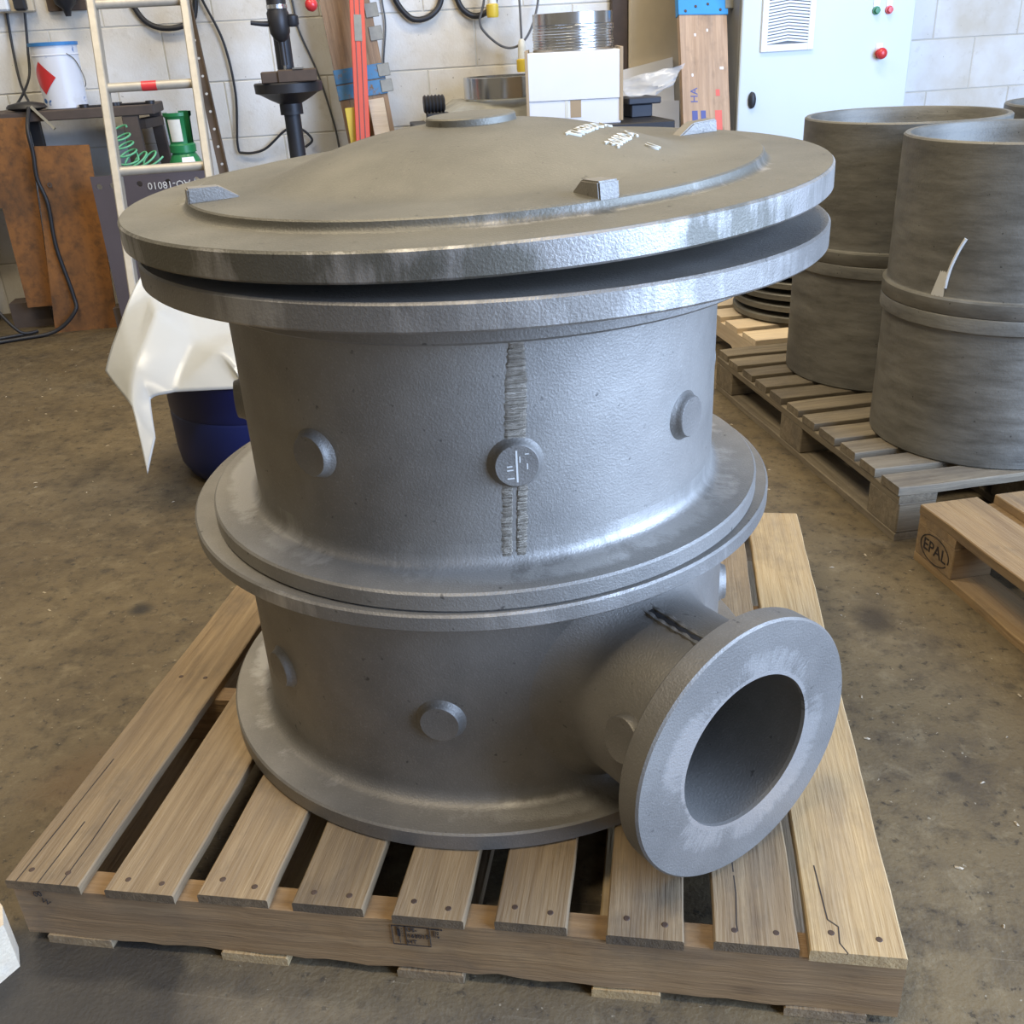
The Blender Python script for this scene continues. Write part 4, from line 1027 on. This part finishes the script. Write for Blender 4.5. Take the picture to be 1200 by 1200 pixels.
for k in range(10):
    hh = 0.011 if k < 9 else 0.048
    R0 = 0.178 if k < 9 else 0.175
    bq = B(); lathe(bq, [(R0-0.02, 0), (R0-0.002, 0), (R0, 0.0015), (R0, hh-0.0025), (R0-0.002, hh-0.001), (R0-0.02, hh-0.001)], 80, close=True)
    ordn = ['bottom', 'second', 'third', 'fourth', 'fifth', 'sixth', 'seventh', 'eighth', 'ninth'][k] if k < 9 else None
    lab = ('thin shiny steel ring on the white box, %s of the stack' % (ordn if k == 0 else ordn + ' from the bottom')) if k < 9 else 'taller polished steel ring topping the stack on the box'
    tag(obj('steel_ring', bq, M_SHINY, None, WF(1.700 + random.uniform(-.002, .002), 3.515, zc + k*0.0115), (0, 0, ANG), 35), lab, 'ring', 'steel rings on the white box')
wb = B()
NX = 14
gr = []
rq = random.Random(11)
for i in range(NX+1):
    row = []
    for j in range(NX+1):
        u, v = i/NX, j/NX
        ed = min(u, 1-u, v, 1-v)
        z = 0.803 + (0.088 if ed > 0.10 else 0.088*(ed/0.10)**0.6) - (0.0 if 0.2 < u else 0.02)
        if ed < 0.2: z += rq.uniform(-0.012, 0.004)*(1 if ed > 0 else 0)
        row.append(wb.verts.new((-0.33 + 0.70*u, -0.2 + 0.42*v, z - 0.8005 if ed > 0 else 0.001)))
    gr.append(row)
for i in range(NX):
    for j in range(NX): wb.faces.new((gr[i][j], gr[i+1][j], gr[i+1][j+1], gr[i][j+1]))
bnd = [gr[i][0] for i in range(NX+1)] + [gr[NX][j] for j in range(1, NX+1)] + [gr[i][NX] for i in range(NX-1, -1, -1)] + [gr[0][j] for j in range(NX-1, 0, -1)]
wb.faces.new(bnd[::-1])
M_WRAP = simple('grey_film_wrap', (0.34, 0.33, 0.28), 0.3, 0, 0.35, 18, 0.3)
tag(obj('wrapped_bundle', wb, M_WRAP, None, WF(1.40, 3.96, 0.8005), (0, 0, ANG), 40), 'film-wrapped flat bundle under the single steel ring', 'bundle')
bq = B(); lathe(bq, [(0.173, 0), (0.190, 0), (0.192, 0.002), (0.192, 0.093), (0.190, 0.095), (0.173, 0.095)], 80, close=True)
tag(obj('steel_ring', bq, M_SHINY, None, WF(1.452, 3.955, 0.8985), (0, 0, ANG), 35), 'single brushed steel ring lying left of the white box', 'ring')
vl = wthing('pipe_fitting', 'dark threaded fitting lying at the left end of the bundle', 'fitting', 1.075, 3.62, 0.8005)
bq = B()
prof = [(0, 0)]
for k in range(6): prof += [(0.034, k*0.016), (0.040, k*0.016+0.008)]
prof += [(0.03, 0.096), (0, 0.096)]
lathe(bq, prof, 20); bq.transform(Matrix.Translation((0, 0, 0.09)) @ Matrix.Rotation(pi/2, 4, 'Y'))
obj('thread', bq, M_DARKSTEEL, vl, (-0.05, 0, 0.015), smooth=30)
obj('stand', box(B(), -0.04, 0.06, -0.03, 0.03, 0, 0.068, 0.003), M_DARKSTEEL, vl)
bn = wthing('plastic_crate', 'dark plastic stand with wide top right of the white box', 'stand', 2.015, 3.46, 0.8005)
obj('body', box(B(), -0.055, 0.045, 0.02, 0.16, 0, 0.055, 0.004), M_NAVYBIN, bn)
obj('top', box(B(), -0.075, 0.08, 0.0, 0.18, 0.0555, 0.085, 0.005), M_NAVYBIN, bn)
# clear film over the stand
fm = B(); NX = 10; g = []
rq = random.Random(5)
for i in range(NX+1):
    row = []
    for j in range(NX+1):
        u, v = i/NX, j/NX
        x = -0.04 + 0.29*u; topz = 0.155 + 0.055*u; z = 0.088 + (topz-0.088)*v
        if u > 0.6: z += 0.05*(u-0.6)*(1-v)*2
        row.append(fm.verts.new((x*(0.75+0.25*v) , 0.03 + 0.12*v*(1-u) + rq.uniform(-.012, .012) + 0.05*sin(6*u+3*v)*0.4, z + rq.uniform(-.004, .004))))
    g.append(row)
for i in range(NX):
    for j in range(NX): fm.faces.new((g[i][j], g[i+1][j], g[i+1][j+1], g[i][j+1]))
tag(obj('clear_plastic_film', fm, M_CLEAR, None, WF(1.985, 3.50, 0.8), (0, 0, ANG), 60), 'crumpled clear plastic film on the dark stand beside the box', 'plastic film')
wt = wthing('white_sheet_board', 'white sheet board leaning between the pillar and scaffold board', 'board', 2.262, 4.08)
bq = B(); prism(bq, [(-0.145, 0.0), (0.165, 0.0), (0.125, 1.03), (-0.16, 0.98)], 0, 0.02); obj('upper_sheet', bq, M_WHITE, wt, (0, 0, 0), (RAD(-5), 0, 0))
bq = B(); prism(bq, [(-0.145, 0.0), (0.168, 0.0), (0.155, 0.82), (-0.145, 0.835)], -0.012, -0.001); obj('lower_sheet', bq, M_WHITE, wt, (0, 0, 0), (RAD(-5), 0, 0))
tag(obj('timber_post', box(B(), 0, 0.082, -0.045, 0.0, 0, 2.6, 0.002), M_ANGLE, None, WF(2.072, 4.247, 0), (0, 0, ANG)), 'dark brown timber post fixed to the wall behind the rings', 'post')
tag(obj('pillar', box(B(), 0, 0.45, -0.055, 0.0, 0, 2.6, 0.008), M_CREAM, None, WF(2.16, 4.247, 0), (0, 0, ANG)), 'cream painted pillar behind the printed scaffold board', 'pillar')

# printed scaffold board next to the cabinet
b4, b4o, L4 = leaning('scaffold_board', 'tan scaffold board with blue band and printed stripes beside cabinet', 'board', 2.203, 2.434, 3.30, 4.10, 2.3, 0.038, W_SCAF, 0.046)
bd = obj('blue_band', box(B(), 1.265, 1.36, -0.003, 0.238, -0.006, 0.041, 0.001), simple('bright_blue_paint', (0.03, 0.27, 0.62), 0.5), b4o)
obj('steel_tab', box(B(), 1.29, 1.345, 0.225, 0.275, -0.010, -0.006, 0.002), M_GALV, bd)
for zz, yy in ((1.28, 0.03), (1.30, 0.08), (1.31, 0.14), (1.285, 0.20)):
    bq = B(); lathe(bq, [(0, 0.003), (0.006, 0.003), (0.007, 0)], 10); bq.transform(Matrix.Rotation(pi, 4, 'X')); obj('rivet', bq, M_ANGLE, bd, (zz, yy, -0.006))
M_PBLUE = simple('faded_blue_print', (0.10, 0.12, 0.30), 0.8); M_PRED = simple('faded_red_print', (0.68, 0.15, 0.12), 0.8)
for x0, x1, y0, y1, mm in ((0.60, 0.835, 0.045, 0.072, M_PBLUE), (0.60, 0.835, 0.088, 0.112, M_PBLUE), (0.56, 0.835, 0.158, 0.192, M_PRED), (0.90, 0.93, 0.165, 0.185, M_PRED)):
    obj('printed_stripe', box(B(), x0, x1, y0, y1, -0.0008, 0.0002), mm, b4o)
tb = text_mesh('HA', 0.050, 0.0004); tb.transform(Matrix.Translation((0.905, 0.060, -0.0006)) @ Matrix.Rotation(pi, 4, 'X'))
obj('printed_letters', tb, M_PBLUE, b4o)
for zz, yy in ((1.17, 0.07), (1.19, 0.13), (1.02, 0.19), (0.99, 0.05)):
    obj('paint_fleck', box(B(), zz, zz+0.012, yy, yy+0.008+0.01*(zz == 1.02), -0.001, 0.0002), M_WHITE, b4o)

# electrical cabinet
CBW = 0.875; CBH = 1.85
cbn = wthing('electrical_cabinet', 'pale grey electrical cabinet with vent and red stop button', 'cabinet', 2.522, 3.61)
obj('plinth', box(B(), 0.01, CBW-0.01, 0.02, 0.28, 0, 0.1), M_CABSIDE, cbn)
obj('body', box(B(), 0, CBW, 0.022, 0.30, 0.1, CBH, 0.006), M_CABSIDE, cbn)
dor = obj('door', box(B(), 0.004, CBW-0.002, 0.0, 0.021, 0.105, CBH-0.005, 0.008, 2), M_CAB, cbn)
obj('handle', lathe(B(), [(0, 0.022), (0.010, 0.021), (0.017, 0.014), (0.018, 0.0), (0, 0)], 24), M_BLACK, dor, (0.072, 0.0, 0.832), (pi/2, 0, 0), 40).scale = (1, 2.1, 1)
vx0, vx1, vz0, vz1 = 0.100, 0.362, 1.037, 1.42
bq = B()
for a in ((vx0, vx0+0.03, vz0, vz1), (vx1-0.03, vx1, vz0, vz1), (vx0+0.0301, vx1-0.0301, vz0, vz0+0.03), (vx0+0.0301, vx1-0.0301, vz1-0.03, vz1)): box(bq, a[0], a[1], -0.012, 0.002, a[2], a[3], 0.002)
vent = obj('vent_grille', bq, M_VENT, dor)
obj('grille_back', box(B(), vx0+0.03, vx1-0.03, -0.0015, 0.0005, vz0+0.03, vz1-0.03), M_CABLE, vent)
slat = B(); xm = (vx1-vx0-0.06)/2
vs_ = [(-xm, 0), (0, 0.012), (xm, 0), (xm, 0.0085), (0, 0.0205), (-xm, 0.0085)]
prism(slat, vs_, -0.009, -0.002); slat_me = meshof(slat, 'slat'); slat_me.materials.append(M_VENT)
for k in range(24): obj('slat', slat_me, None, vent, ((vx0+vx1)/2, 0, vz0+0.032 + k*0.0132))
for (bx_, bz_, mm, lbz) in ((0.668, 1.187, M_GREEN, 1.2135), (0.733, 1.187, M_REDKNOB, 1.2135)):
    pb = obj('label_plate', box(B(), bx_-0.016, bx_+0.016, -0.003, 0.0, lbz-0.012, lbz+0.016), M_WHITE, dor)
    bq = B(); lathe(bq, [(0, 0.022), (0.012, 0.021), (0.013, 0.008), (0.018, 0.007), (0.018, 0)], 20); obj('push_button', bq, mm, dor, (bx_, 0, bz_), (pi/2, 0, 0), 40)
obj('label_plate', box(B(), 0.686, 0.722, -0.003, 0, 1.012, 1.046), M_WHITE, dor)
bq = B(); lathe(bq, [(0, 0.046), (0.016, 0.044), (0.024, 0.036), (0.026, 0.026), (0.016, 0.020), (0.014, 0.012), (0.020, 0.010), (0.020, 0)], 24)
obj('emergency_stop', bq, M_REDKNOB, dor, (0.706, 0, 1.002), (pi/2, 0, 0), 40)

# pale timber block at the bottom left edge
tmb = thing('timber_block', 'pale chamfered timber block at the bottom left, beside the pallet', 'block', (-0.140, -0.1025, 0))
bq = B()
poly = [(-0.16, -0.08), (0.085, -0.08), (0.105, -0.055), (0.150, 0.060), (0.128, 0.090), (0.09, 0.116), (-0.16, 0.116)]
a = [bq.verts.new((x, y, 0.0)) for x, y in poly]; b = [bq.verts.new((x, y, 0.085)) for x, y in poly]
bq.faces.new(a[::-1]); bq.faces.new(b)
for i in range(len(poly)): bq.faces.new((a[i], a[(i+1) % len(poly)], b[(i+1) % len(poly)], b[i]))
obj('block', bq, W_PALE, tmb)

# scattered chips and swarf on the floor
rq = random.Random(21); bq = B()
for k in range(420):
    s_, w_ = rq.uniform(-1.6, 2.2), rq.uniform(-1.0, 3.4)
    p = WF(s_, w_, 0)
    if -0.4 < p.x < 1.27 and -0.3 < p.y < 1.3: continue
    if s_ > 1.78 or (-0.7 < p.x < 0 and 1.5 < p.y < 2.2): continue
    L = rq.uniform(0.002, 0.007) if rq.random() < 0.93 else rq.uniform(0.01, 0.02)
    m = Matrix.Translation((p.x, p.y, 0.0008)) @ Matrix.Rotation(rq.uniform(0, pi), 4, 'Z')
    b2 = [bq.verts.new(m @ Vector(q)) for q in ((-L, -L*.35, 0), (L, -L*.2, 0), (L*.8, L*.4, 0), (-L*.7, L*.3, 0), (0, 0, 0.0025))]
    for f in ((0, 1, 4), (1, 2, 4), (2, 3, 4), (3, 0, 4)): bq.faces.new([b2[i] for i in f])
tag(obj('floor_debris', bq, simple('wood_chips', (0.50, 0.42, 0.30), 0.8), None), 'pale wood chips and swarf scattered over the floor', 'debris', kind='stuff')
